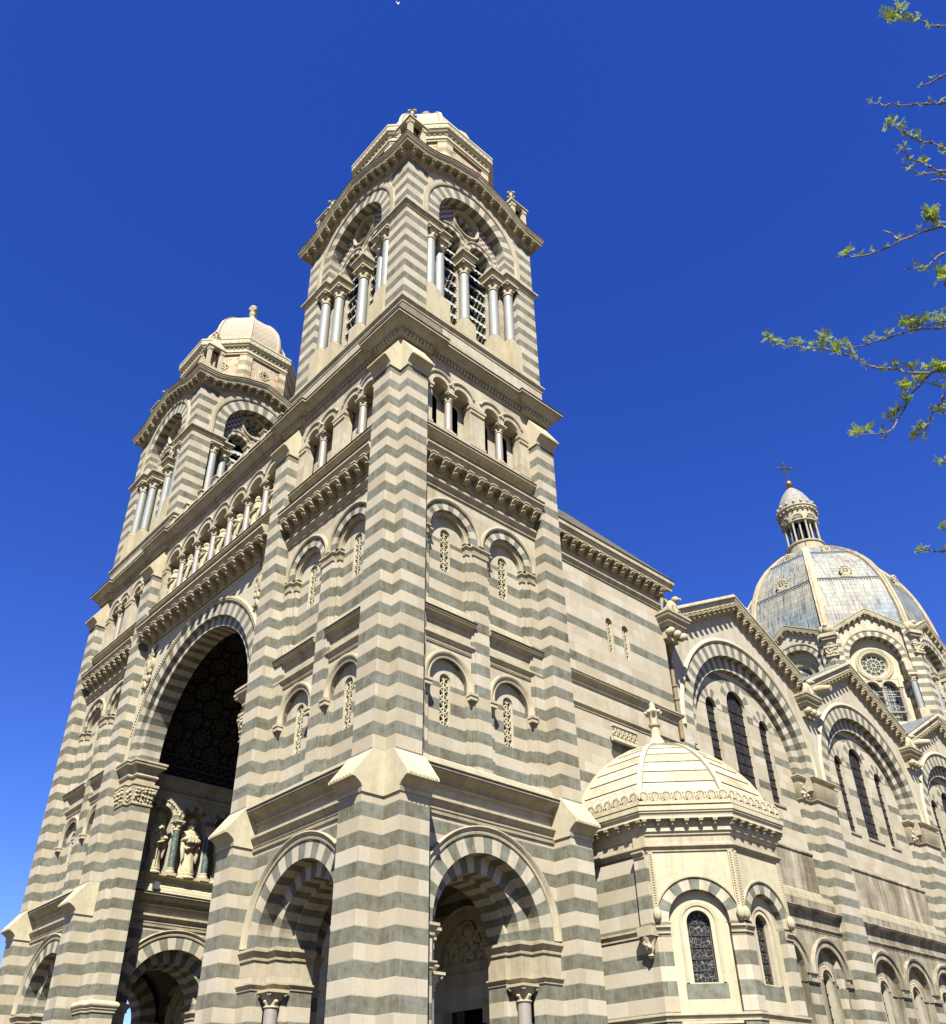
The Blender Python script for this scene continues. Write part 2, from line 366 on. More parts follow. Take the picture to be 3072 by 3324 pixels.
def ball(mb, c, r, m, seg=10, sc=(1, 1, 1)):
    pr = [(max(1e-3, sin(pi * i / 8)) * r, -cos(pi * i / 8) * r) for i in range(9)]
    vs0 = len(mb.v); lathe(mb, pr, m, (0, 0, 0), seg, cap=False)
    for i in range(vs0, len(mb.v)):
        x, y, z = mb.v[i]; mb.v[i] = (c[0] + x * sc[0], c[1] + y * sc[1], c[2] + z * sc[2])
def tube(mb, pts, rs, m, seg=6):
    pts = [Vector(p) for p in pts]; n = len(pts); vs = []
    if not isinstance(rs, (list, tuple)): rs = [rs] * n
    for i in range(n):
        t = (pts[min(n - 1, i + 1)] - pts[max(0, i - 1)]).normalized()
        a = t.cross(Vector((0, 0, 1)) if abs(t.z) < 0.9 else Vector((1, 0, 0))).normalized(); b = t.cross(a)
        for j in range(seg): q = 2 * pi * j / seg; vs.append(pts[i] + (a * cos(q) + b * sin(q)) * rs[i])
    fs = [(i * seg + j, i * seg + (j + 1) % seg, (i + 1) * seg + (j + 1) % seg, (i + 1) * seg + j) for i in range(n - 1) for j in range(seg)]
    mb.add(vs, fs + [tuple(range(seg)), tuple(range((n - 1) * seg, n * seg))], m)
W = Fr((0, 0, 0), (1, 0, 0), (0, 1, 0))
def bx(mb, x0, x1, y0, y1, z0, z1, m): box(mb, W, x0, x1, y0, y1, z0, z1, m)

# ------------------------------------------------------------------ shared pieces (one mesh each)
def capital_mb(mb, r, h, z, m='carved', ab=None):
    ab = ab or r * 1.75; n = 32; rows = 11; vs = []
    for j in range(rows):
        t = j / (rows - 1)
        for i in range(n):
            a = 2 * pi * i / n
            base = r * (1.0 + 0.55 * t ** 2.2)
            l1 = max(0, cos(4 * a)) ** 0.6 * max(0, 1 - abs(t - 0.36) / 0.2) * 0.42
            l2 = max(0, cos(4 * a + pi)) ** 0.6 * max(0, 1 - abs(t - 0.64) / 0.2) * 0.46
            vol = max(0, -cos(4 * a)) ** 3 * max(0, t - 0.7) / 0.3 * 0.45
            q = base + r * (l1 + l2 + vol); vs.append((q * cos(a), q * sin(a), z + t * h * 0.84))
    fs = [(j * n + i, j * n + (i + 1) % n, (j + 1) * n + (i + 1) % n, (j + 1) * n + i) for j in range(rows - 1) for i in range(n)]
    mb.add(vs, fs + [tuple((rows - 1) * n + i for i in range(n))], m)
    lathe(mb, [(r * 1.0, -.02), (r * 1.16, 0.0), (r * 1.16, .04 * h + .02), (r, .06 * h + .03)], m, (0, 0, z), 16)
    for a in range(4):
        t = pi / 4 + a * pi / 2; ball(mb, (cos(t) * r * 1.85, sin(t) * r * 1.85, z + h * 0.73), r * 0.34, m, 8)
        t = a * pi / 2; ball(mb, (cos(t) * r * 1.55, sin(t) * r * 1.55, z + h * 0.86), r * 0.2, m, 8)
    bx(mb, -ab, ab, -ab, ab, z + h * 0.84, z + h, m)
def column_mb(r, zs, ztop, caph, m, ped=0.0, base=0.35, capm='carved', imp=None):
    # local: z=0 at foot; pedestal, base, shaft, capital, optional impost block
    mb = MB()
    if ped: bx(mb, -r * 1.5, r * 1.5, -r * 1.5, r * 1.5, 0, ped, capm)
    bx(mb, -r * 1.42, r * 1.42, -r * 1.42, r * 1.42, ped, ped + base * .35, capm)
    z = ped + base * .35
    lathe(mb, [(r * 1.38, z), (r * 1.42, z + base * .12), (r * 1.36, z + base * .25), (r * 1.12, z + base * .35), (r * 1.16, z + base * .5), (r * 1.2, z + base * .56), (r * 1.02, z + base * .65)], capm, seg=18)
    zc = ztop - caph - (imp[2] if imp else 0)
    lathe(mb, [(r, z + base * .6), (r * 1.0, z + base * .65 + (zc - z) * .4), (r * .93, zc)], m, seg=20, cap=False)
    capital_mb(mb, r * .95, caph, zc, capm)
    if imp:
        a, b, h = imp; z = zc + caph
        bx(mb, -a * .86, a * .86, -b * .86, b * .86, z, z + h * .45, 'trim')
        mbp = [(0, z + h * .45), (a * .05, z + h * .5), (a * .14, z + h * .72), (a * .14, z + h * .82), (a * .2, z + h * .86), (a * .2, z + h), (-.05, z + h)]
        sweep(mb, [(-a * .86, -b * .86), (a * .86, -b * .86), (a * .86, b * .86), (-a * .86, b * .86)], mbp, 'trim', closed=True)
        bx(mb, -a, a, -b, b, z + h * .995, z + h * 1.0, 'trim')
    return mb
def corbel_mesh(w_, D, H, m='carved'):
    mb = MB(); pr = [(0, 0), (D, 0), (D, -.12 * H), (D * 1.04, -.2 * H), (D * .98, -.38 * H), (D * .72, -.5 * H), (D * .52, -.58 * H), (D * .6, -.7 * H), (D * .55, -.84 * H), (D * .3, -.95 * H), (0, -H)]
    k = len(pr); vs = [(-w_ / 2, d, z) for d, z in pr] + [(w_ / 2, d, z) for d, z in pr]
    mb.add(vs, [(j, j + 1, k + j + 1, k + j) for j in range(k - 1)] + [tuple(range(k)), tuple(range(k, 2 * k))], m)
    bx(mb, -w_ * .62, w_ * .62, 0, D * 1.08, -.13 * H, 0, m)
    for s in (-1, 1): ball(mb, (s * w_ * .26, D * .95, -.33 * H), w_ * .2, m, 8)
    ball(mb, (0, D * .62, -.74 * H), w_ * .3, m, 8)
    return mb.mesh('corbel')
CORB = {}      # key -> mesh
CQ = []        # queued corbels: key, world position, rz, parent
CAMP = Vector((0, 0, 1.6))
def corbels(F, pts, key, parent, off=(0, 0, 0)):
    if key not in CORB: CORB[key] = corbel_mesh(*key)
    for u, d, z in pts: CQ.append((key, Vector(F(u, d, z)), F.rz, parent, Vector(off)))

CATH = tag(link('cathedral', None, None, (23.7, 24, 0)), 'striped cream and green stone cathedral with twin bell towers, an arched portal and domes', 'cathedral')
CB = Vector(CATH.location)
def lvl2(name, mb, off=(0, 0, 0)): return part(name, mb, CATH, Vector(off) - CB)

V2 = ['vcream', 'vgreen']
X0, Y0, S, T = 18.66, 24.92, 10.06, 24.79
FF = Fr((X0, Y0, 0), (0, 1, 0), (-1, 0, 0))       # near tower, portal-side front
FS = Fr((X0, Y0, 0), (1, 0, 0), (0, -1, 0))       # near tower, side
FC = Y0 + S / 2 + T / 2                            # church axis
C_ = S / 2
ZT = lambda z: z

# ---- profiles
def pr_cornice(z0, z1, o): h = z1 - z0; return [(o * x, z0 + h * z) for x, z in ((0, 0), (.22, .02), (.29, .1), (.22, .18), (.15, .2), (.17, .33), (.28, .46), (.52, .6), (.86, .69), (.88, .72), (.88, .85), (1, .87), (1, 1), (0, 1.12))]
def pr_string(z0, z1, o): h = z1 - z0; return [(0, z0), (o * .3, z0), (o * .35, z0 + h * .2), (o * .25, z0 + h * .25), (o * .5, z0 + h * .45), (o * .85, z0 + h * .7), (o, z0 + h * .75), (o, z1), (0, z1 + h * .1)]
def pr_steps(z0, z1, o): h = z1 - z0; return [(o, z0), (o, z0 + h * .3), (o * .75, z0 + h * .36), (o * .75, z0 + h * .6), (o * .45, z0 + h * .68), (o * .45, z0 + h * .85), (0, z1)]

# ------------------------------------------------------------------ statues and small figures
def figure_mb(h, m='statue', mitre=False, kind=0):
    mb = MB(); n = 28; rows = []
    prof = [(0, .17, .15), (.03, .18, .155), (.10, .155, .135), (.25, .145, .125), (.42, .15, .125), (.55, .155, .125), (.62, .15, .115), (.70, .165, .115), (.775, .175, .105), (.81, .15, .095), (.832, .085, .075), (.85, .05, .055), (.865, .05, .055), (.88, .062, .07), (.905, .07, .08), (.935, .068, .078), (.965, .055, .062), (.985, .03, .035), (.99, .004, .004)]
    vs = []
    for t, rx, ry in prof:
        fold = max(0, 1 - t / .62)
        for i in range(n):
            a = 2 * pi * i / n
            q = 1 + fold * .10 * sin(7 * a + 3 * sin(t * 6 + kind)) + (.05 * sin(11 * a + t * 14 + kind) if t < .78 else 0)
            x, y = rx * q * cos(a), ry * q * sin(a)
            if t > .86: y += .012; 
            if .87 < t < .93 and sin(a) > .75: y += .016
            vs.append((x * h * (.82 if t < .84 else 1), y * h * .9, t * h))
    k = len(prof)
    mb.add(vs, [(j * n + i, j * n + (i + 1) % n, (j + 1) * n + (i + 1) % n, (j + 1) * n + i) for j in range(k - 1) for i in range(n)] + [tuple(range(n))], m)
    # arms folded or raised, hands
    lift = (.02, .10, -.06)[kind % 3]
    for s in (-1, 1):
        el = (s * .16 * h, .03 * h, .60 * h); ha = (s * .045 * h, .155 * h, (.645 + lift * s) * h)
        tube(mb, [(s * .12 * h, 0, .785 * h), (s * .155 * h, .01 * h, .70 * h), el, (s * .13 * h, .11 * h, (.62 + lift * s * .5) * h), ha], [.042 * h, .05 * h, .05 * h, .045 * h, .028 * h], m, 10)
        ball(mb, ha, .03 * h, m, 8, (1, .8, 1.2))
        for f in range(4): tube(mb, [(ha[0] - s * .012 * h, ha[1] + .012 * h, ha[2] + (.018 - f * .011) * h), (ha[0] - s * .04 * h, ha[1] + .022 * h, ha[2] + (.022 - f * .012) * h)], [.007 * h, .005 * h], m, 5)
    # mantle falling from the arm
    for s in (-1, 1):
        tube(mb, [(s * .15 * h, .03 * h, .62 * h), (s * .15 * h, .07 * h, .45 * h), (s * .13 * h, .08 * h, .28 * h), (s * .14 * h, .07 * h, .2 * h)], [.04 * h, .045 * h, .035 * h, .01 * h], m, 8)
    tube(mb, [(-.17 * h, .05 * h, .66 * h), (-.05 * h, .14 * h, .50 * h), (.08 * h, .14 * h, .44 * h), (.16 * h, .06 * h, .50 * h)], [.03 * h, .035 * h, .035 * h, .03 * h], m, 8)
    # face: nose, beard, eyes, ears, hair
    ball(mb, (0, .092 * h, .915 * h), .012 * h, m, 6, (.8, 1, 1.7)); ball(mb, (0, .07 * h, .872 * h), .036 * h, m, 8, (1, .9, 1.5))
    for s in (-1, 1):
        ball(mb, (s * .026 * h, .078 * h, .93 * h), .011 * h, m, 6); ball(mb, (s * .07 * h, .01 * h, .915 * h), .014 * h, m, 6, (.6, 1, 1.5))
        ball(mb, (s * .05 * h, -.02 * h, .91 * h), .04 * h, m, 8, (.8, 1, 1.6))
    if mitre:
        vs = []; tops = [(.955, .072, .078), (.99, .08, .07), (1.03, .075, .05), (1.075, .03, .02), (1.085, .004, .004)]
        for t, rx, ry in tops:
            for i in range(12): a = 2 * pi * i / 12; vs.append((rx * cos(a) * h, (ry * sin(a) + .012) * h, t * h))
        mb.add(vs, [(j * 12 + i, j * 12 + (i + 1) % 12, (j + 1) * 12 + (i + 1) % 12, (j + 1) * 12 + i) for j in range(4) for i in range(12)], m)
    return mb

# ------------------------------------------------------------------ bell towers
def tower_core():
    mb = MB(); x1, y1 = X0 + S, Y0 + S
    # backs of the shaft and of the belfry (front and side are separate panels)
    bx(mb, X0 + 2.2, x1, Y0 + 2.2, y1, 12.0, 35.9, 'stripe')
    bx(mb, X0 + 2.6, x1 - .05, Y0 + 2.6, y1 - .05, 35.9, 51, 'stripe')
    bx(mb, X0 + .02, X0 + 2.2, Y0 + 2.0, y1, 34.2, 35.88, 'cream'); bx(mb, X0 + .02, x1, Y0 + .02, Y0 + 2.2, 34.2, 35.88, 'cream')
    # plinth of the belfry
    for F, e in ((FF, 1), (FS, 1)):
        box(mb, F, -.08, S + .02, -2.6, .08, 35.8, 37.62, 'cream')
    # belfry: corner piers, walls over the arches
    for F in (FF, FS):
        for a, b in ((0, 1.5), (S - 1.5, S)):
            box(mb, F, a, b, -.62, .04, 37.9, 45.35, 'stripe')
        zc = lambda u: gz(u) - .9
        us = [0, .6, 1.0, 1.6, 2.3, 3.2, 4.1, C_, S - 4.1, S - 3.2, S - 2.3, S - 1.6, S - 1.0, S - .6, S]
        f = lambda u: 47.4 + sqrt(max(0, 3.5 ** 2 - (u - C_) ** 2))
        fill(mb, F, 0, [0, .6, 1.0, C_ - 3.5], 45.9, zc, 'stripe'); fill(mb, F, 0, [C_ + 3.5, S - 1.0, S - .6, S], 45.9, zc, 'stripe')
        xs = sorted(set(arcs(C_, 3.5, 30) + [u for u in us if abs(u - C_) < 3.5])); fill(mb, F, 0, xs, f, zc, 'topcream')
        # jamb between outer and inner order, solid behind the columns
        for s in (-1, 1):
            a, b = sorted((C_ + s * 2.65, C_ + s * 3.55)); box(mb, F, a, b, -1.6, -.62, 37.9, 45.35, 'cream')
            a, b = sorted((C_ + s * 1.95, C_ + s * 2.65)); box(mb, F, a, b, -2.2, -.95, 37.9, 46.0, 'cream')
            a, b = sorted((C_ + s * 2.65, C_ + s * 3.5)); box(mb, F, a, b, -1.0, 0.0, 45.95, 47.4, 'stripe')
        box(mb, F, 1.4, S - 1.4, -2.6, -.02, 37.8, 38.5, 'cream')
        box(mb, F, C_ - .36, C_ + .36, -2.2, -1.12, 38, 46.0, 'cream')
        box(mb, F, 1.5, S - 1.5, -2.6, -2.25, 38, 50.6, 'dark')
    return mb
def gz(u):
    t = abs(u - C_); t = min(t, C_)
    a = max(0.0, min(1.0, (C_ - .55 - t) / (C_ - .55 - 2.2)))
    if t <= 2.2: return 52.62 - .26 * t
    b = (t - 2.2) / (C_ - 2.2); return 52.05 - .86 * (1 - (1 - min(1, b / .8)) ** 1.7)
def tower(parent_off, far):
    tw = TW['far' if far else 'near'] = lvl2('bell_tower', TW['core'], parent_off) if not far else copies(TW['near'], CATH, parent_off)
    tag(tw, 'far bell tower beyond the portal' if far else 'near bell tower at the corner')
    return tw
TW = {'core': tower_core()}
TN = tower((0, 0, 0), False)
SHARED = []           # parts both towers have; (object)
def tp(name, mb, loc=(0, 0, 0), rz=0.0, share=True):
    o = part(name, mb, TN, loc, rz)
    if share: SHARED.append(o)
    return o
def tplace(name, me, F, u, d, z, share=True):
    o = link(name, me, TN, F(u, d, z), F.rz)
    if share: SHARED.append(o)
    return o

# -- buttresses
def buttress_mb(F, u0, u1, u0b, u1b):
    mb = MB()
    box(mb, F, u0, u1, -.6, .93, 0, 11.97, 'stripe'); box(mb, F, u0, u1, -.6, .93, 11.97, 12.7, 'cream')
    box(mb, F, u0b, u1b, -.6, .59, 13.55, 32.9, 'stripe')
    # lower weathering: drip moulding and slope
    def cap(a, b, d0, z0, dt, zt, dback, ztop, m):
        pr = [(d0, z0), (d0 + .06, z0), (d0 + .10, z0 + .13), (d0 + .05, z0 + .16), (d0 + .14, z0 + .30), (dt - .12, z0 + .46), (dt, z0 + .48), (dt, zt), (dback, ztop), (d0 - .9, ztop), (d0 - .9, z0)]
        pr2 = [(min(x, d0 + .02) if 0 else x, z) for x, z in pr]
        k = len(pr); e = .06
        def prof(u): return [F(u, d, z) for d, z in pr]
        vs = prof(a - e) + prof(b + e)
        mb.add(vs, [(j, (j + 1) % k, k + (j + 1) % k, k + j) for j in range(k)] + [tuple(range(k)), tuple(range(k, 2 * k))], m)
        n = 7
        for i in range(n):      # little saw-tooth edge on the drip
            uu = a + (b - a) * (i + .5) / n; q = (b - a) / n * .4
            mb.add([F(uu - q, dt + .015, zt), F(uu + q, dt + .015, zt), F(uu, dt + .015, zt - .13)], [(0, 1, 2)], 'trim')
    cap(u0, u1, .91, 11.93, 1.40, 12.50, .57, 13.60, 'white')
    box(mb, F, u0 + .0, u1 - .0, -.6, .58, 12.5, 13.58, 'white')
    cap(u0b, u1b, .57, 32.75, 1.0, 33.32, .1, 34.86, 'white')
    return mb
tp('buttress', buttress_mb(FF, 0, 1.36, .0, 1.26)); tp('buttress', buttress_mb(FF, S - 1.34, S, S - 1.28, S - .02))
tp('buttress', buttress_mb(FS, 0.02, 1.36, .02, 1.26), share=False); tp('buttress', buttress_mb(FS, S - 1.34, S, S - 1.28, S - .02), share=False)

# -- ground storey: arch of three orders
def ground_wall_mb(F, c=C_, u0=1.3, u1=S - 1.3, ztop=13.0, jamb=True):
    mb = MB(); zs = 8.08
    fill(mb, F, 0, [u0, c - 2.72], 0, 6.66, 'stripe'); fill(mb, F, 0, [c + 2.72, u1], 0, 6.66, 'stripe')
    fill(mb, F, 0, [u0, c - 2.72], 6.66, 7.75, 'cream'); fill(mb, F, 0, [c + 2.72, u1], 6.66, 7.75, 'cream')
    arch_wall(mb, F, 0, u0, u1, 7.75, 11.65, c, 2.72, 3.4, zs, 'stripe'); fill(mb, F, 0, [u0, u1], 11.65, ztop, 'cream')
    if jamb:
        for s in (-1, 1):
            def b(r0, r1, d0, d1, z0, z1, m): a, e = sorted((c + s * r0, c + s * r1)); box(mb, F, a, e, d0, d1, z0, z1, m)
            b(2.72, 3.2, -.6, -.003, 0, 6.66, 'stripe'); b(2.72, 3.2, -.6, -.003, 6.66, 8.08, 'cream')
            b(2.13, 3.2, -1.25, -.98, 0, 6.66, 'stripe'); b(2.13, 3.2, -1.25, -.6, 6.66, 8.08, 'cream')
            b(1.96, 3.2, -2.2, -1.25, 0, 6.66, 'stripe'); b(1.96, 3.2, -2.2, -1.25, 6.66, 8.08, 'cream')
            path = [(u1 - c, 0), (2.72, 0), (2.72, -.6), (2.13, -.6), (2.13, -1.25), (1.96, -1.25), (1.96, -2.2)]
            pts = fpath(F, [(c + s * u, d) for u, d in path])
            # outward must lie on the right of the walking direction
            e = Vector(pts[1]) - Vector(pts[0]); nrm = Vector((e.y, -e.x))
            if nrm.dot(Vector((F.N.x, F.N.y))) < 0: pts = pts[::-1]
            for pr in (pr_string(7.60, 8.0, .19), pr_string(6.56, 6.80, .13)): sweep(mb, pts, pr, 'trim')
    return mb
def ground_arch_mb(F, c=C_):
    mb = MB(); zs = 8.08
    ring(mb, F, c, zs, 2.72, 3.4, -.6, .004, 21, V2[::-1]); ring(mb, F, c, zs, 2.13, 2.72, -1.25, -.6, 21, V2[::-1]); ring(mb, F, c, zs, 1.96, 2.13, -2.2, -1.25, 21, V2[::-1]); ring(mb, F, c, zs, 1.97, 2.9, -2.26, -2.21, 21, V2[::-1], back=True)
    arc_mould(mb, F, c, zs, [(3.38, 0), (3.4, .06), (3.48, .08), (3.52, .05), (3.58, .12), (3.66, .16), (3.70, .14), (3.71, 0)], 40, 'trim')
    return mb
def moulds13(F, u0=1.3, u1=S - 1.3):
    mb = MB(); mould(mb, F, u0, u1, 0, pr_string(11.98, 12.40, .24), 'trim'); mould(mb, F, u0, u1, 0, [(0, 11.8), (.07, 11.8), (.09, 11.9), (0, 11.93)], 'trim')
    mould(mb, F, u0, u1, 0, pr_cornice(12.86, 13.42, .56), 'trim'); mould(mb, F, u0, u1, -.02, pr_steps(13.38, 14.0, .32), 'white'); flash(mb, F, u0, u1, 0, .56, 13.425)
    return mb
NOOK = column_mb(.27, 0, 6.55, .58, 'pinkmarble', base=.4).mesh('arch_column')
for F, sh in ((FF, True), (FS, True)):
    tp('ground_wall', ground_wall_mb(F), share=sh); tp('entrance_arch', ground_arch_mb(F), share=sh); tp('cornice', moulds13(F), share=sh)
    for s in (-1, 1): tplace('arch_column', NOOK, F, C_ + s * 2.33, -.72, 0, sh)
# wall to the aisle with a carved tympanum over a doorway, wall towards the porch, groin vault
FE = Fr((X0 + S - 1.4, Y0, 0), (0, 1, 0), (-1, 0, 0)); FN = Fr((X0, Y0 + S, 0), (1, 0, 0), (0, 1, 0)); FNi = Fr((X0, Y0 + S - .02, 0), (1, 0, 0), (0, -1, 0))
mb = MB()
multi_wall(mb, FE, 0, 0, S, 0, 13, [(C_, 1.2, 5.9, 0)], 'stripe'); box(mb, FE, C_ - 2.2, C_ + 2.2, .0, .16, 6.2, 7.6, 'cream'); box(mb, FE, C_ - 1.3, C_ + 1.3, -.9, -.8, 0, 7.2, 'dark')
mould(mb, FE, C_ - 2.3, C_ + 2.3, 0, pr_string(7.5, 7.9, .3), 'trim')
for s in (-1, 1): box(mb, FE, C_ + s * 1.75 - .45, C_ + s * 1.75 + .45, 0, .4, 0, 6.2, 'cream'); box(mb, FE, C_ + s * 1.75 - .55, C_ + s * 1.75 + .55, 0, .5, 5.6, 6.2, 'trim')
tp('doorway_wall', mb)
mb = MB(); fill(mb, FE, .05, arcs(C_, 1.75, 20), 7.9, lambda u: 7.9 + sqrt(max(0, 1.75 ** 2 - (u - C_) ** 2)), 'carved')
ring(mb, FE, C_, 7.9, 1.75, 2.15, 0, .25, 16, ['trim']); arc_mould(mb, FE, C_, 7.9, [(2.15, 0), (2.15, .3), (2.3, .34), (2.36, 0)], 24, 'trim')
rng = random.Random(3)
for i in range(60):
    a, r = rng.uniform(.1, pi - .1), 1.6 * sqrt(rng.random()); z = 7.98 + r * sin(a) * .95; q = rng.uniform(.07, .17)
    ball(mb, FE(C_ + r * cos(a), .1, z), q, 'carved', 8, (.7, rng.uniform(.7, 1.6), rng.uniform(.7, 1.5)))
ball(mb, FE(C_, .1, 9.2), .3, 'carved', 12, (.5, 1, 1)); ring(mb, FE, C_, 9.2, .32, .42, .05, .2, 12, ['carved'], 0, 2 * pi)
tp('tympanum', mb)
mb = MB(); g = 26; lo, hi = 2.0, S - 1.4; vs = []
for i in range(g + 1):
    for j in range(g + 1):
        a, b = lo + (hi - lo) * i / g, lo + (hi - lo) * j / g; cc = (lo + hi) / 2; r = (hi - lo) / 2
        h = max(sqrt(max(0, r * r - (a - cc) ** 2)), sqrt(max(0, r * r - (b - cc) ** 2))) * .82; vs.append((X0 + a, Y0 + b, 8.3 + h))
mb.add(vs, [(i * (g + 1) + j, i * (g + 1) + j + 1, (i + 1) * (g + 1) + j + 1, (i + 1) * (g + 1) + j) for i in range(g) for j in range(g)], 'plaster')
tp('vault', mb)

# -- storeys with claustra windows
def grille_mesh(w_, z0, zs):
    # pierced stone screen of a round-headed window; local u centred, y=depth
    mb = MB(); F = Fr((0, 0, 0), (1, 0, 0), (0, 1, 0)); r = w_ / 2; H = zs + r - z0; n = max(3, round(H / w_)); ch = H / n
    for s in (-1, 1): box(mb, F, s * r - .03, s * r + .03, -.06, .06, z0, zs, 'white')
    ring(mb, F, 0, zs, r - .03, r + .02, -.06, .06, 10, ['white'], back=True)
    for i in range(n):
        zc = z0 + ch * (i + .5); rr = min(ch, w_) * .5
        ring(mb, F, 0, zc, rr - .04, rr + .008, -.05, .05, 20, ['white'], 0, 2 * pi, 1, back=True)
        box(mb, F, -.022, .022, -.045, .045, zc - ch / 2, zc + ch / 2, 'white')
        for a in (pi / 4, 3 * pi / 4):     # crossing bars
            c, s = cos(a) * rr, sin(a) * rr; q = .018; nx, nz = -sin(a) * q, cos(a) * q
            pts = [(-c + nx, -s + nz), (c + nx, s + nz), (c - nx, s - nz), (-c - nx, -s - nz)]
            vs = [F(x, y, zc + z) for y in (-.045, .045) for x, z in pts]; mb.add(vs, [(0, 1, 2, 3), (4, 5, 6, 7), (0, 1, 5, 4), (2, 3, 7, 6)], 'white')
        for sx in (-1, 1):
            for sz in (-1, 1):             # spandrel fillets
                q = [(sx * r, sz * ch / 2), (sx * r, sz * ch * .38), (sx * r * .66, sz * ch / 2)]
                vs = [F(x, y, zc + z) for y in (-.045, .045) for x, z in q]; mb.add(vs, [(0, 1, 2), (3, 4, 5), (1, 2, 5, 4)], 'white')
    return mb.mesh('window_grille')
G1 = grille_mesh(.56, 15.62, 17.6); G2 = grille_mesh(.56, 22.85, 24.85)
BAY = (C_ - 1.8, C_ + 1.8)
def storey_mb(F):
    mb = MB(); u0, u1 = 1.2, S - 1.2; d1, d2 = -.22, -.42
    def window_wall(b, hw, z0, z1, zs, zb, cz):
        multi_wall(mb, F, d2, b - hw, b + hw, z0, z1, [(b, .29, zs, zb)], 'stripe'); reveal(mb, F, b, .29, zs, zb, d2, d2 - .3, 'vcream')
        f = lambda u: max(cz, zs + sqrt(max(0, .29 ** 2 - (u - b) ** 2)))
        fill(mb, F, d2 + .004, [b - hw, b - .29] , cz, z1, 'vcream'); fill(mb, F, d2 + .004, [b + .29, b + hw], cz, z1, 'vcream')
        fill(mb, F, d2 + .004, arcs(b, .29, 12), f, z1, 'vcream')
    multi_wall(mb, F, d1, u0, u1, 13.4, 19.1, [(b, 1.05, 17.45, 13.4) for b in BAY], 'stripe')
    fill(mb, F, d1 + .004, [u0, u1], 18.95, 20.6, 'cream')
    for b in BAY:
        reveal(mb, F, b, 1.05, 17.45, 13.4, d1, d2, 'stripe'); window_wall(b, 1.05, 13.4, 18.6, 17.6, 15.62, 17.42)
        arch_wall(mb, F, d1 + .006, b - 1.38, b + 1.38, 17.2, 19.0, b, 1.05, 1.05, 17.45, 'cream', 18)
    # upper storey
    us = [u0, BAY[0] - 1.1, BAY[0] + 1.1, BAY[1] - 1.1, BAY[1] + 1.1, u1]
    for k in (0, 2, 4): fill(mb, F, d1, us[k:k + 2], 20.5, 24.6, 'stripe')
    for b in BAY:
        reveal(mb, F, b, 1.1, 24.7, 20.6, d1, d2, 'stripe'); window_wall(b, 1.2, 20.6, 26.3, 24.85, 22.85, 24.5)
        arch_wall(mb, F, -.03, b - 1.8, b + 1.8, 24.58, 26.9, b, 1.2, 1.65, 24.75, 'cream', 22)
        for s in (-1, 1): a, e = sorted((b + s * 1.1, b + s * 1.66)); box(mb, F, a, e, d1 - .2, d1 + .003, 24.5, 24.76, 'vcream')
    for a, b in ((u0, BAY[0] - 1.8), (BAY[1] + 1.8, u1)): fill(mb, F, -.03, [a, b], 24.58, 26.9, 'cream')
    fill(mb, F, -.028, [u0, u1], 26.9, 30.2, 'cream')
    for a, b in ((u0, 1.84), (C_ - .42, C_ + .42), (S - 1.84, u1)): box(mb, F, a, b, d1 - .2, -.03, 13.4, 24.6, 'stripe')
    for s in (C_ - .47, C_ + .47, 1.89, S - 1.89): box(mb, F, s - .05, s + .05, d1 - .1, -.12, 13.9, 24.5, 'stripe')
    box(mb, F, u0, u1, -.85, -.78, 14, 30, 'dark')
    return mb
def blind_mb(F, b, up):
    mb = MB(); t = 'trim'
    if not up:
        arc_mould(mb, F, b, 17.45, [(1.02, -.22), (1.02, -.16), (1.08, -.14), (1.12, -.17), (1.22, -.08), (1.32, -.06), (1.36, -.08), (1.37, -.22)], 30, t, drop=.25)
        for s in (-1, 1):
            a, e = sorted((b + s * 1.04, b + s * 1.40)); box(mb, F, a, e, -.24, .02, 16.93, 17.1, 'carved'); box(mb, F, a - .03, e + .03, -.24, .06, 17.1, 17.22, t)
    else:
        ring(mb, F, b, 24.75, 1.2, 1.65, -.24, -.026, 13, V2[::-1]); ring(mb, F, b, 24.75, 1.0, 1.2, -.42, -.2, 18, [t])
        arc_mould(mb, F, b, 24.75, [(1.63, -.03), (1.64, .05), (1.72, .09), (1.80, .07), (1.82, -.03)], 30, t)
        arc_mould(mb, F, b, 24.75, [(1.1, -.2), (1.12, -.15), (1.18, -.15), (1.2, -.2)], 30, t)
        for s in (-1, 1):
            for pr in (pr_string(24.34, 24.62, .13), [(0, 24.16), (.05, 24.16), (.07, 24.3), (0, 24.36)]):
                pts = fpath(F, [(b + s * 1.78, -.03), (b + s * 1.38, -.03), (b + s * 1.38, -.22), (b + s * 1.1, -.22), (b + s * 1.1, -.42)])
                e = Vector(pts[1]) - Vector(pts[0])
                if Vector((e.y, -e.x)).dot(Vector((F.N.x, F.N.y))) < 0: pts = pts[::-1]
                sweep(mb, pts, pr, t)
    return mb
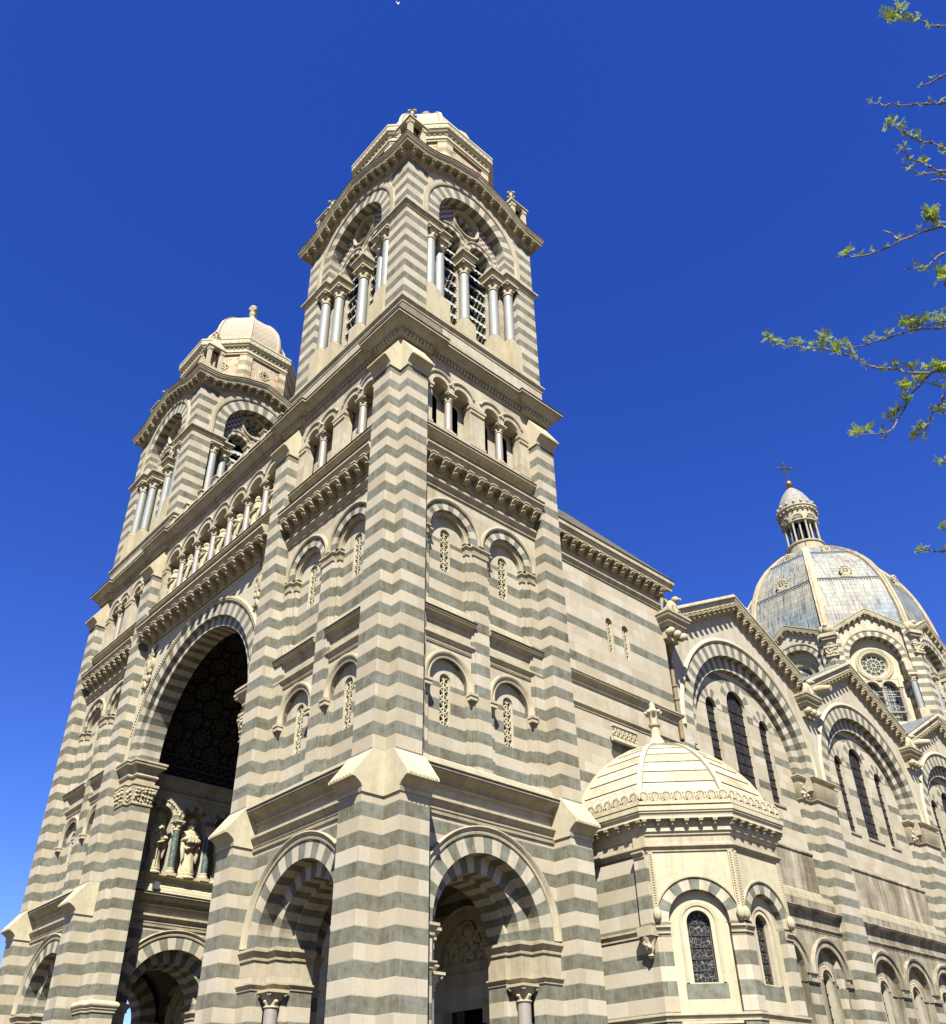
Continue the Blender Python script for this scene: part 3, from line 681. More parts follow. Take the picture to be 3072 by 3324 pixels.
for F, sh in ((FF, True), (FS, False)):
    tp('window_wall', storey_mb(F), share=sh)
    for b in BAY:
        tplace('window_grille', G1, F, b, -.54, 0, sh); tplace('window_grille', G2, F, b, -.54, 0, sh)
        tp('blind_arch', blind_mb(F, b, False), share=sh); tp('blind_arch', blind_mb(F, b, True), share=sh)
    mb = MB()
    for a, b in ((1.3, C_ - .42), (C_ + .42, S - 1.3)):
        mould(mb, F, a, b, -.22, pr_string(19.06, 19.42, .2), 'trim'); mould(mb, F, a, b, -.22, [(0, 18.98), (.05, 18.98), (.07, 19.03), (0, 19.06)], 'trim')
        mould(mb, F, a, b, -.22, pr_cornice(19.98, 20.46, .34), 'trim'); flash(mb, F, a, b, -.22, .34, 20.465); mould(mb, F, a, b, -.24, pr_steps(20.43, 21.05, .22), 'white')
    mould(mb, F, 1.2, S - 1.2, -.03, pr_string(26.86, 27.28, .24), 'trim')
    mould(mb, F, 1.2, S - 1.2, -.03, [(0, 27.62), (.05, 27.62), (.09, 27.82), (.16, 27.86), (.16, 28.2), (.64, 28.2), (.66, 28.26), (.58, 28.3), (.70, 28.42), (.74, 28.56), (.80, 28.58), (.80, 28.72), (0, 28.85)], 'trim')
    mould(mb, F, 1.2, S - 1.2, -.03, pr_string(29.72, 30.08, .40), 'trim'); flash(mb, F, 1.2, S - 1.2, -.03, .40, 30.085); flash(mb, F, 1.2, S - 1.2, -.03, .80, 28.725)
    tp('cornice', mb, share=sh)
    n = 10
    CORB_T = (.28, .60, .46)
    corbels(F, [(1.66 + (S - 3.32) * i / (n - 1), .12, 28.2) for i in range(n)], CORB_T, TN)
    if sh: corbels(F, [(1.66 + (S - 3.32) * i / (n - 1), .12, 28.2) for i in range(n)], CORB_T, 'far')

# -- gallery under the main cornice
GC = (C_ - 2.45, C_ - 1.05, C_ + 1.05, C_ + 2.45)
def gallery_mb(F, cs, u0, u1, r, zs=33.45, zt=35.0, back=-.62, slots=True):
    mb = MB()
    ops = [(c, r, zs, zs) for c in cs]
    multi_wall(mb, F, 0, u0, u1, zs, zt, ops, 'cream', 16)
    for c in cs: reveal(mb, F, c, r, zs, zs, 0, back, 'vcream', 16)
    for a, b in zip([u0] + [c + r for c in cs], [c - r for c in cs] + [u1]):
        box(mb, F, a, b, -.42, 0, zs - .16, zs, 'trim')
    multi_wall(mb, F, back, u0, u1, 30, zt, [(c, .24, 33.0, 30.9) for c in cs] if slots else [], 'cream')
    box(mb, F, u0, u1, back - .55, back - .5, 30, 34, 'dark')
    for a in (u0, u1): box(mb, F, a - .02, a + .02, back, 0, 30, zt, 'cream')
    box(mb, F, u0, u1, back, .02, 29.98, 30.72, 'cream')
    for c in cs: arc_mould(mb, F, c, zs, [(r + .28, 0), (r + .29, .06), (r + .36, .09), (r + .43, .07), (r + .44, 0)], 20, 'trim', rad(22), rad(158))
    mould(mb, F, u0, u1, 0, pr_string(34.86, 35.02, .08), 'trim')
    return mb
def gpier_mb(F, a, b, d=-.48):
    mb = MB(); box(mb, F, a, b, d, .0, 30.7, 32.86, 'cream'); box(mb, F, a - .04, b + .04, d, .04, 30.7, 30.86, 'trim')
    sec = [(a, 0), (b, 0)]; box(mb, F, a - .01, b + .01, d, .02, 32.86, 33.12, 'carved')
    box(mb, F, a - .07, b + .07, d, .09, 33.12, 33.3, 'trim'); box(mb, F, a - .03, b + .03, d, .05, 33.02, 33.12, 'trim')
    n = max(3, int((b - a) / .14))
    for i in range(n): ball(mb, F(a + (b - a) * (i + .5) / n, .03, 32.95), .07, 'carved', 6, (1, 1, 1.3))
    return mb
GCOL = column_mb(.20, 0, 2.6, .5, 'pinkmarble', base=.3).mesh('gallery_column')
for F, sh in ((FF, True), (FS, False)):
    tp('gallery', gallery_mb(F, GC, 1.24, S - 1.24, .52), share=sh)
    for a, b in ((1.26, 2.02), (C_ - .5, C_ + .5), (S - 2.02, S - 1.26)): tp('gallery_pier', gpier_mb(F, a, b), share=sh)
    for c in (C_ - 1.75, C_ + 1.75): tplace('gallery_column', GCOL, F, c, -.25, 30.7, sh)

# -- main cornice, breaking forward at the corners
def main_cornice_mb():
    mb = MB(); x, y = 1.8, .22
    pf = [(S + .2, -.6), (S + .2, y), (S - x, y), (S - x, 0), (x, 0), (x, y), (-y, y)]
    path = [tuple(FF(u, d, 0)[:2]) for u, d in pf] + [tuple(FS(u, d, 0)[:2]) for u, d in [(x, y), (x, 0), (S - x, 0), (S - x, y), (S + .2, y), (S + .2, -.6)]]
    sweep(mb, path, [(-.3, 34.95), (.03, 34.95), (.03, 35.0), (.08, 35.04), (.08, 35.3), (.26, 35.34), (.28, 35.42), (.34, 35.46), (.46, 35.62), (.55, 35.66), (.55, 35.74), (.62, 35.76), (.62, 35.88), (-.3, 36.0)], 'trim'); sweep(mb, path, [(.5, 35.885), (.655, 35.885), (.655, 35.94), (.3, 35.96)], 'flash')
    for F in (FF, FS):       # dentils
        n = 46
        for i in range(n):
            u = -.05 + (S + .1) * (i + .5) / n; dd = y if (u < x or u > S - x) else 0
            box(mb, F, u - .06, u + .06, dd + .07, dd + .2, 35.08, 35.29, 'carved')
    return mb
tp('cornice', main_cornice_mb())
mb = MB(); path = [FF(S, -.5, 0)[:2], FF(S, .06, 0)[:2], FF(-.06, .06, 0)[:2], FS(S, .06, 0)[:2], FS(S, -.5, 0)[:2]]
sweep(mb, path, pr_string(37.58, 37.96, .18), 'trim'); tp('cornice', mb)

# -- belfry
def belfry_arch_mb(F):
    mb = MB()
    ring(mb, F, C_, 47.4, 2.65, 3.5, -.75, .01, 23, V2[::-1])
    arc_mould(mb, F, C_, 47.4, [(3.48, 0), (3.5, .07), (3.62, .12), (3.74, .09), (3.86, .1), (3.88, 0)], 44, 'trim', drop=1.4)
    return mb
def tympanum_mb(F):
    mb = MB(); d = -.66; ro = .93; zo = 48.95; R = 2.66
    top = lambda u: 47.4 + sqrt(max(0, R * R - (u - C_) ** 2))
    sub = [C_ - 1.14, C_ + 1.14]
    def low(u):
        for c in sub:
            if abs(u - c) < .82: return 46.75 + sqrt(.82 ** 2 - (u - c) ** 2)
        return 46.05
    cr = sorted(set([C_ - R, C_ + R, C_ - ro, C_ + ro] + [x for c in sub for x in arcs(c, .82, 14)] + arcs(C_, R, 30) + arcs(C_, ro, 16)))
    for a, b in zip(cr, cr[1:]):
        e = 1e-6; A, B = a + e, b - e
        if abs((a + b) / 2 - C_) < ro:
            o = lambda u: sqrt(max(0, ro * ro - (u - C_) ** 2))
            fill(mb, F, d, [A, B], low, lambda u: max(low(u), zo - o(u)), 'checker', 4.2); fill(mb, F, d, [A, B], lambda u: zo + o(u), top, 'checker', 4.2)
        else: fill(mb, F, d, [A, B], low, top, 'checker', 4.2)
    for c in sub:
        ring(mb, F, c, 46.75, .82, 1.16, -1.45, d + .03, 11, V2[::-1]); arc_mould(mb, F, c, 46.75, [(1.15, d), (1.15, d + .08), (1.24, d + .1), (1.27, d)], 20, 'trim')
        for s in (-1, 1): a, e = sorted((c + s * .82, c + s * 1.16)); box(mb, F, a, e, -1.45, d + .03, 46.0, 46.75, 'vcream')
    ring(mb, F, C_, zo, .55, ro, -1.35, d - .25, 16, V2[::-1], 0, 2 * pi); ring(mb, F, C_, zo, ro, ro + .01, d - .25, d, 24, ['trim'], 0, 2 * pi)
    arc_mould(mb, F, C_, zo, [(ro - .02, d - .05), (ro, d + .1), (ro + .12, d + .13), (ro + .18, d + .06), (ro + .19, d)], 36, 'trim', 0, 2 * pi)
    for k in range(4): a = pi / 4 + k * pi / 2; ring(mb, F, C_ + .28 * cos(a), zo + .28 * sin(a), .2, .3, -1.35, -1.2, 12, ['trim'], 0, 2 * pi, back=True)
    return mb
def louvre_mb(F, c, hw, z0, z1, n):
    mb = MB(); st = (z1 - z0) / n
    for i in range(n):
        zt = z0 + st * (i + 1); k = 40; top, bot = [], []
        hw_ = hw if zt < 46.8 else max(.15, sqrt(max(0.02, .8 ** 2 - (zt - 46.75) ** 2)))
        for j in range(k + 1):
            u = c - hw_ + 2 * hw_ * j / k; q = abs(sin(pi * 5 * j / k)); top.append(F(u, -1.26, zt)); bot.append(F(u, -1.10, zt - st * (.44 + .13 * q)))
        mb.add(top + bot, [(j, j + 1, k + 2 + j, k + 1 + j) for j in range(k)], 'louvre')
        box(mb, F, c - hw_, c + hw_, -1.14, -1.10, zt - st * .78, zt - st * .74, 'iron')
    return mb
def abacus(F, u0, u1, d0, d1):
    mb = MB(); box(mb, F, u0, u1, d0, d1, 45.3, 45.62, 'trim')
    k = [(u0, d0), (u0, d1), (u1, d1), (u1, d0)]
    pts = fpath(F, k); e = Vector(pts[2]) - Vector(pts[1])
    if Vector((e.y, -e.x)).dot(Vector((F.N.x, F.N.y))) < 0: pts = pts[::-1]
    sweep(mb, pts, [(0, 45.5), (.05, 45.52), (.12, 45.7), (.15, 45.72), (.15, 45.8), (.22, 45.83), (.22, 45.95), (-.1, 45.99)], 'trim'); box(mb, F, u0 - .2, u1 + .2, d0, d1 + .2, 45.955, 45.975, 'trim')
    return mb
BC1 = column_mb(.30, 0, 7.3, .85, 'greymarble', ped=2.1, base=.5).mesh('belfry_column')
for F in (FF, FS):
    tp('belfry_arch', belfry_arch_mb(F)); tp('tympanum', tympanum_mb(F))
    for c in (C_ - 1.14, C_ + 1.14): tp('louvre', louvre_mb(F, c, .80, 39.4, 47.5, 9))
    for s in (-1, 1):
        tplace('belfry_column', BC1, F, C_ + s * 3.06, -.28, 38.0); tplace('belfry_column', BC1, F, C_ + s * 2.12, -.60, 38.0)
        a, e = sorted((C_ + s * 2.7, C_ + s * 3.42)); tp('impost', abacus(F, a, e, -.9, .06)); a, e = sorted((C_ + s * 1.8, C_ + s * 2.55)); tp('impost', abacus(F, a, e, -1.4, -.26))
    tplace('belfry_column', BC1, F, C_, -.84, 38.0); tp('impost', abacus(F, C_ - .42, C_ + .42, -1.4, -.42))
    for a, b in ((-.0, 1.5), (S - 1.5, S)):
        if not (F is FS and a < 1): tp('impost', abacus(F, a, b, -.5, .04) if a > 1 else abacus(F, .0, 1.5, -1.0, .04))
mb = abacus(FS, .0, 1.5, -.9, .041); tp('impost', mb)

# -- gabled top cornice with corbels
def gable_mb():
    mb = MB(); us = [-.0, .6, 1.0, 1.5, 2.0, 2.6, 3.2, C_ - 1.6, C_, C_ + 1.6, S - 3.2, S - 2.6, S - 2.0, S - 1.5, S - 1.0, S - .6, S]
    pr = [(-.1, -1.0), (.05, -1.0), (.08, -.9), (.14, -.88), (.14, -.56), (.58, -.54), (.60, -.46), (.56, -.42), (.62, -.3), (.68, -.22), (.68, -.12), (.73, -.1), (.73, 0), (-1.2, .25)]; pf = [(.5, .003), (.765, .003), (.765, .055), (.3, .09)]
    k = len(pr); backs = (Fr((X0 + S, Y0, 0), (0, 1, 0), (1, 0, 0)), Fr((X0, Y0 + S, 0), (1, 0, 0), (0, 1, 0)))
    for F in (FF, FS) + backs:
        vs = []
        for u in us:
            e = -1 if u == us[0] else (1 if u == us[-1] else 0)
            vs += [F(u + e * d, d, gz(u) + z) for d, z in pr]
        mb.add(vs, [(i * k + j, i * k + j + 1, (i + 1) * k + j + 1, (i + 1) * k + j) for i in range(len(us) - 1) for j in range(k - 1)], 'trim')
        vs = []
        for u in us:
            e = -1 if u == us[0] else (1 if u == us[-1] else 0); vs += [F(u + e * d, d, gz(u) + z) for d, z in pf]
        mb.add(vs, [(i * 4 + j, i * 4 + j + 1, i * 4 + j + 5, i * 4 + j + 4) for i in range(len(us) - 1) for j in range(3)], 'flash')
    bx(mb, X0 + .2, X0 + S - .2, Y0 + .2, Y0 + S - .2, 50.8, 51.6, 'lead')
    return mb
tp('cornice', gable_mb())
for F in (FF, FS):
    n = 15; pts = [(u, .1, gz(u) - .55) for u in [.12 + (S - .24) * i / (n - 1) for i in range(n)]]
    corbels(F, pts, (.25, .50, .40), TN); corbels(F, pts, (.25, .50, .40), 'far')
# -- pinnacles on the corners
def pinnacle_mb():
    mb = MB(); bx(mb, -.72, .72, -.72, .72, -.6, .1, 'topcream')
    for sx in (-1, 1):
        for sy in (-1, 1):
            x, y = sx * .5, sy * .5; bx(mb, x - .2, x + .2, y - .2, y + .2, .1, .25, 'white'); bx(mb, x - .14, x + .14, y - .14, y + .14, .25, 1.75, 'topcream')
            for q in (-.08, 0, .08): bx(mb, x + q - .022, x + q + .022, y - .16, y + .16, .35, 1.7, 'white'); bx(mb, x - .16, x + .16, y + q - .022, y + q + .022, .35, 1.7, 'white')
            for q in range(8): a = q * pi / 4; ball(mb, (x + .17 * cos(a), y + .17 * sin(a), 1.85), .07, 'carved', 6, (1, 1, 1.5))
            bx(mb, x - .2, x + .2, y - .2, y + .2, 1.93, 2.05, 'white')
    bx(mb, -.2, .2, -.2, .2, .1, 2.0, 'topcream')
    sweep(mb, [(-.68, -.68), (.68, -.68), (.68, .68), (-.68, .68)], [(-.3, 2.05), (0, 2.05), (.03, 2.15), (.1, 2.18), (.1, 2.26), (-.05, 2.32)], 'white', closed=True)
    mb.add([(-.74, -.74, 2.28), (.74, -.74, 2.28), (.74, .74, 2.28), (-.74, .74, 2.28), (-.1, -.1, 3.7), (.1, -.1, 3.7), (.1, .1, 3.7), (-.1, .1, 3.7)], [(0, 1, 5, 4), (1, 2, 6, 5), (2, 3, 7, 6), (3, 0, 4, 7)], 'topcream')
    lathe(mb, [(.12, 3.55), (.2, 3.7), (.1, 3.84), (.16, 4.0), (.12, 4.2), (.07, 4.3), (.15, 4.42), (.01, 4.6)], 'carved', seg=10)
    for a in range(4): ball(mb, (.26 * cos(a * pi / 2), .26 * sin(a * pi / 2), 4.1), .11, 'carved', 6)
    return mb
PIN = pinnacle_mb().mesh('pinnacle')
for x, y in ((.68, .68), (S - .68, .68), (.68, S - .68), (S - .68, S - .68)):
    o = link('pinnacle', PIN, TN, (X0 + x, Y0 + y, 52.15)); SHARED.append(o)
# -- octagonal drum and tiled dome
K8 = math.tan(pi / 8)
def octv(a, c): return [(c[0] + a / cos(pi / 8) * cos(pi / 8 + i * pi / 4), c[1] + a / cos(pi / 8) * sin(pi / 8 + i * pi / 4)) for i in range(8)]
def octframes(a, c):
    r = []
    for i in range(8):
        t = (i + 1) * pi / 4; N = Vector((cos(t), sin(t), 0)); U = Vector((-sin(t), cos(t), 0))
        r.append(Fr((c[0] + a * cos(t), c[1] + a * sin(t), 0), U, N))
    return r
TC = (X0 + C_ + .14, Y0 + C_ - .13)
def drum_mb():
    mb = MB(); a = 4.32
    for F in octframes(a, TC):
        hw = a * K8
        R = .36; zo = 54.7
        for s0, s1 in ((-hw, -R), (R, hw)): fill(mb, F, 0, [s0, s1], 51.3, 56.4, 'topcream')
        fill(mb, F, 0, arcs(0, R, 12), 51.3, lambda u: zo - sqrt(max(0, R * R - u * u)), 'topcream'); fill(mb, F, 0, arcs(0, R, 12), lambda u: zo + sqrt(max(0, R * R - u * u)), 56.4, 'topcream')
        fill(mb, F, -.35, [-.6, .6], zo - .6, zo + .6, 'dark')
        for k in range(4): q = pi / 2 * k; ring(mb, F, .2 * cos(q), zo + .2 * sin(q), .19, .29, -.3, .05, 12, ['white'], q + pi + .9 if 0 else 0, 2 * pi)
        for s in (-1, 1):
            b0, b1 = sorted((s * hw, s * (hw - .45))); box(mb, F, b0 - .06, b1 + .06, -.2, .12, 52.2, 55.9, 'topstripe')
            b0, b1 = sorted((s * (hw - .52), s * (hw - .60))); box(mb, F, b0, b1, -.1, .03, 52.9, 55.8, 'redstone')
            for q in range(8):
                if q % 2: b0, b1 = sorted((s * (hw - .60), s * (hw - .85))); box(mb, F, b0, b1, -.1, .012, 52.95 + q * .36, 53.05 + q * .36, 'redstone')
        box(mb, F, -hw + .6, hw - .6, -.1, .02, 55.75, 55.83, 'redstone')
        rr = random.Random(5)
        for q in range(9): uu, zz = rr.uniform(-1.0, 1.0), rr.uniform(53.4, 55.6); box(mb, F, uu - .07, uu + .07, -.1, .008, zz - .035, zz + .035, 'redstone')
    return mb
tp('drum', drum_mb())
mb = MB()
sweep(mb, octv(4.34, TC), [(-.2, 51.6), (.35, 51.6), (.4, 52.0), (.2, 52.15), (.15, 52.35), (-.2, 52.4)], 'topcream', closed=True)
sweep(mb, octv(4.34, TC), [(-.2, 55.9), (.12, 55.9), (.14, 56.05), (.2, 56.08), (.2, 56.3), (.12, 56.34), (.12, 56.62), (.3, 56.7), (.36, 56.85), (.42, 56.9), (.42, 57.3), (.46, 57.34), (.46, 57.5), (-1.2, 57.9)], 'white', closed=True)
for F in octframes(4.34, TC):
    n = 11
    for i in range(n): u = -1.8 + 3.6 * i / (n - 1); ball(mb, F(u, .15, 56.48), .085, 'carved', 8); box(mb, F, u - .08, u + .08, .3, .44, 57.02, 57.22, 'white')
tp('cornice', mb)
def dome_shell(mb, prof, c, m, uvs=True):
    for i in range(8):
        t0, t1 = pi / 8 + i * pi / 4, pi / 8 + (i + 1) * pi / 4; ss = 0
        for (r0, z0), (r1, z1) in zip(prof, prof[1:]):
            ds = math.hypot(r1 - r0, z1 - z0); q0, q1 = r0 / cos(pi / 8), r1 / cos(pi / 8)
            vs = [(c[0] + q0 * cos(t0), c[1] + q0 * sin(t0), z0), (c[0] + q0 * cos(t1), c[1] + q0 * sin(t1), z0), (c[0] + q1 * cos(t1), c[1] + q1 * sin(t1), z1), (c[0] + q1 * cos(t0), c[1] + q1 * sin(t0), z1)]
            mb.add(vs, [(0, 1, 2, 3)], m, [(-r0 * K8, ss), (r0 * K8, ss), (r1 * K8, ss + ds), (-r1 * K8, ss + ds)]); ss += ds
def dome_ribs(mb, prof, c, w_, h, m):
    for i in range(8):
        t = pi / 8 + i * pi / 4; n = Vector((cos(t), sin(t))); s = Vector((-sin(t), cos(t))) * w_ / 2; vs = []
        for r, z in prof:
            q = r / cos(pi / 8)
            for o, sg in ((-.1, 1), (h, 1), (h, -1), (-.1, -1)): x = Vector(c) + n * (q + o) + s * sg; vs.append((x.x, x.y, z + (h * .5 if o > 0 else 0)))
        mb.add(vs, [(j * 4 + a, j * 4 + a + 1, j * 4 + a + 5, j * 4 + a + 4) for j in range(len(prof) - 1) for a in range(3)], m)
prof = [(3.25, 57.6), (3.32, 58.3), (3.36, 59.2), (3.34, 60.0), (3.22, 60.8), (2.98, 61.6), (2.65, 62.2), (2.2, 62.8), (1.7, 63.25), (1.15, 63.65), (.6, 63.95), (.15, 64.1)]
mb = MB(); dome_shell(mb, prof, TC, 'towertile'); dome_ribs(mb, prof, TC, .26, .07, 'white'); tp('dome_roof', mb)
mb = MB(); lathe(mb, [(.45, 63.9), (.5, 64.1), (.26, 64.4), (.2, 65.0), (.24, 65.3), (.34, 65.6), (.26, 65.8), (.36, 66.1), (.44, 66.35), (.3, 66.6), (.05, 66.85)], 'carved', (TC[0], TC[1], 0), 10)
for a in range(4): ball(mb, (TC[0] + .3 * cos(a * pi / 2), TC[1] + .3 * sin(a * pi / 2), 66.1), .14, 'carved', 8)
tube(mb, [(TC[0] + .28, TC[1] - .1, 66.6), (TC[0] + .3, TC[1] - .12, 65.0), (TC[0] + .35, TC[1] - .2, 64.3)], .035, 'copper'); tp('finial', mb)
mb = MB(); tube(mb, [(X0 + S + .12, Y0 + .1, 1), (X0 + S + .12, Y0 + .1, 29.3)], .03, 'lead', 6); bx(mb, X0 + S + .02, X0 + S + .16, Y0 + .06, Y0 + .14, 3, 3.1, 'lead'); tp('conductor_cable', mb, share=False)

TF = tower((0, T, 0), True)
for o in list(SHARED): copies(o, TF, (0, 0, 0))
# inner sides of the towers, towards the porch
FAR = Vector((0, T, 0))
FLW = Fr((X0, Y0 + T, 0), (1, 0, 0), (0, -1, 0)); FRW = Fr((X0, Y0 + S, 0), (1, 0, 0), (0, 1, 0))
o = tp('ground_wall', ground_wall_mb(FRW, u0=1.2, u1=S), share=False); copies(o, TF, (0, 0, 0)); o = tp('entrance_arch', ground_arch_mb(FRW), share=False); copies(o, TF, (0, 0, 0))
mb = MB(); fill(mb, FRW, -.2, [0, S], 12.5, 36, 'stripe'); box(mb, FRW, S - 1.2, S, -S, 0, 12.9, 13.2, 'dark'); o = tp('tower_side_wall', mb, share=False); copies(o, TF, (0, 0, 0))

# ------------------------------------------------------------------ portal between the towers
FP = Fr((X0, FC, 0), (0, 1, 0), (-1, 0, 0)); HP = T / 2 - S / 2
mb = MB(); zs = 20.0
for s in (-1, 1):
    def b(r0, r1, d0, d1, z0, z1, m): a, e = sorted((s * r0, s * r1)); box(mb, FP, a, e, d0, d1, z0, z1, m)
    b(6.3, HP + .05, -1.35, 0, 0, 17.6, 'stripe'); b(5.76, 6.3, -1.35, -.25, 0, 17.6, 'stripe'); b(6.3, HP + .05, -1.35, 0, 17.6, 20.02, 'cream'); b(5.76, 6.3, -1.35, -.25, 17.6, 20.02, 'cream')
f = lambda u: zs + sqrt(max(0, 7.3 ** 2 - u * u))
fill(mb, FP, -.04, [-HP, -7.3], 20, 27.8, 'fishscale', 1); fill(mb, FP, -.04, [7.3, HP], 20, 27.8, 'fishscale', 1); fill(mb, FP, -.04, arcs(0, 7.3, 44), f, 27.8, 'fishscale', 1)
fill(mb, FP, 0, [-HP, HP], 27.62, 30.2, 'cream'); fill(mb, FP, 0, [-HP, HP], 35.0, 36.0, 'cream')
box(mb, FP, -HP, HP, -4, -1.6, 27.9, 35.9, 'cream')
PORT = lvl2('portal', mb)
def pp(name, mb, loc=(0, 0, 0), rz=0.0): return part(name, mb, PORT, loc, rz)
mb = MB(); ring(mb, FP, 0, zs, 6.3, 7.06, -.25, .0, 51, V2[::-1]); ring(mb, FP, 0, zs, 5.76, 6.3, -1.35, -.25, 51, V2[::-1]); pp('portal_arch', mb)
mb = MB(); arc_mould(mb, FP, 0, zs, [(7.04, -.04), (7.06, .05), (7.12, .08), (7.16, .05), (7.28, .1), (7.34, .07), (7.36, -.04)], 70, 'carved')
for i in range(110): a = .25 + (pi - .5) * i / 109; ball(mb, FP(-7.2 * cos(a), .09, zs + 7.2 * sin(a)), .05, 'carved', 6)
pp('arch_moulding', mb)
for s in (-1, 1):
    path = [(HP, 0), (6.3, 0), (6.3, -.25), (5.76, -.25), (5.76, -1.35), (6.6, -1.35)]
    pts = fpath(FP, [(s * u, d) for u, d in path]); e = Vector(pts[1]) - Vector(pts[0])
    if Vector((e.y, -e.x)).dot(Vector((-1, 0))) < 0: pts = pts[::-1]
    mb = MB(); sweep(mb, pts, pr_cornice(19.1, 19.98, .42), 'trim'); sweep(mb, pts, [(0, 18.52), (.12, 18.55), (.2, 18.6), (.2, 18.74), (0, 18.8)], 'trim')
    sweep(mb, pts, [(0, 17.55), (.05, 17.55), (.07, 17.62), (.03, 17.66), (.05, 18.0), (.16, 18.52), (0, 18.55)], 'carved')
    rr = random.Random(11)
    for (a, c), (e, g) in zip(pts, pts[1:]):
        L_ = math.hypot(e - a, g - c); n = max(1, int(L_ / .17)); nx, ny = (g - c) / L_, -(e - a) / L_
        for i in range(n):
            for zz, q in ((17.8, .07), (18.02, .085), (18.25, .10), (18.42, .08)):
                t = (i + .5 + rr.uniform(-.25, .25)) / n; k = .05 + (zz - 17.7) * .16
                ball(mb, (a + (e - a) * t + nx * k, c + (g - c) * t + ny * k, zz + rr.uniform(-.04, .04)), q * rr.uniform(.7, 1.15), 'carved', 6)
    pp('pier_capital', mb)
    mb = MB(); sweep(mb, pts, [(0, 7.28), (.05, 7.30), (.07, 7.42), (.11, 7.45), (.11, 7.52), (.16, 7.56), (.19, 7.64), (.17, 7.73), (.09, 7.8), (0, 7.83)], 'white'); pp('pier_moulding', mb)
mb = MB(); n = 40
for i in range(n):
    a0, a1 = pi * i / n, pi * (i + 1) / n; R = HP + .02; V = lambda a: min(a, pi - a) * R
    q = [(20.0, a0), (31, a0), (31, a1), (20.0, a1)]
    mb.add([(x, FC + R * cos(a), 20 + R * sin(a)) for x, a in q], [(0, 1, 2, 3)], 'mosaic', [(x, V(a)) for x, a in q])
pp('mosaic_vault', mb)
mb = MB(); bx(mb, 30.5, 31, Y0 + S, Y0 + T, 0, 28, 'cream'); bx(mb, 20, 30.5, Y0 + S - .1, Y0 + S + .02, 13, 20, 'cream'); pp('porch_wall', mb)
# statue niches on the inner side wall
NI = (2.74, 4.79, 6.84, 8.89); mb = MB()
multi_wall(mb, FLW, 0, 1.2, 12, 13.4, 20.2, [(c, .74, 17.66, 14.5) for c in NI], 'cream')
for c in NI: reveal(mb, FLW, c, .74, 17.66, 14.5, 0, -.75, 'vcream'); box(mb, FLW, c - .9, c + .9, -.85, -.75, 14, 19, 'cream')
mould(mb, FLW, 1.2, 12, 0, pr_string(14.28, 14.50, .28), 'trim'); mould(mb, FLW, 1.2, 12, 0, pr_cornice(19.3, 20.0, .35), 'trim'); mould(mb, FLW, 1.2, 12, 0, [(0, 19.0), (.08, 19.02), (.1, 19.2), (0, 19.25)], 'trim')
pp('niche_wall', mb)
for c in NI:
    mb = MB(); ring(mb, FLW, c, 17.66, .74, 1.0, -.3, .02, 9, V2[::-1]); arc_mould(mb, FLW, c, 17.66, [(.99, 0), (1.0, .06), (1.07, .06), (1.08, 0)], 20, 'carved')
    for i in range(16): a = pi * (i + .5) / 16; ball(mb, FLW(c - 1.04 * cos(a), .07, 17.66 + 1.04 * sin(a)), .045, 'carved', 6)
    pp('niche_arch', mb)
NCOL = column_mb(.19, 0, 3.1, .55, 'greenmarble', base=.45, ped=.0).mesh('niche_column')
for c in (1.72, 3.765, 5.815, 7.865): link('niche_column', NCOL, PORT, FLW(c, .06, 14.5), FLW.rz)
# gallery of statues
GP = [-6, -4, -2, 0, 2, 4, 6]
o = pp('gallery', gallery_mb(FP, [g * 1.0 for g in GP], -7.3, 7.3, .74, slots=False))
for a, b in ((-7.3, -6.72), (6.72, 7.3)): pp('gallery_pier', gpier_mb(FP, a, b))
for c in (-5, -3, -1, 1, 3, 5): link('gallery_column', GCOL, PORT, FP(c, -.25, 30.7), FP.rz)
mb = MB()
mould(mb, FP, -HP, HP, 0, [(0, 27.62), (.05, 27.62), (.09, 27.82), (.16, 27.86), (.16, 28.2), (.78, 28.2), (.80, 28.26), (.74, 28.3), (.86, 28.42), (.90, 28.56), (.98, 28.58), (.98, 28.74), (0, 28.9)], 'trim')
mould(mb, FP, -HP, HP, 0, pr_string(29.72, 30.08, .40), 'trim'); flash(mb, FP, -HP, HP, 0, .40, 30.085); flash(mb, FP, -HP, HP, 0, .98, 28.745); flash(mb, FP, -HP, HP, 0, .62, 35.885)
mould(mb, FP, -HP - .1, HP + .1, 0, [(0, 35.0), (.08, 35.04), (.08, 35.3), (.26, 35.34), (.28, 35.42), (.34, 35.46), (.46, 35.62), (.55, 35.66), (.55, 35.74), (.62, 35.76), (.62, 35.88), (-1, 36.0)], 'trim')
n = 66
for i in range(n): u = -HP + 2 * HP * (i + .5) / n; box(mb, FP, u - .06, u + .06, .07, .2, 35.08, 35.29, 'carved')
pp('cornice', mb)
n = 16; corbels(FP, [(-6.9 + 13.8 * i / (n - 1), .12, 28.2) for i in range(n)], (.32, .76, .48), PORT)
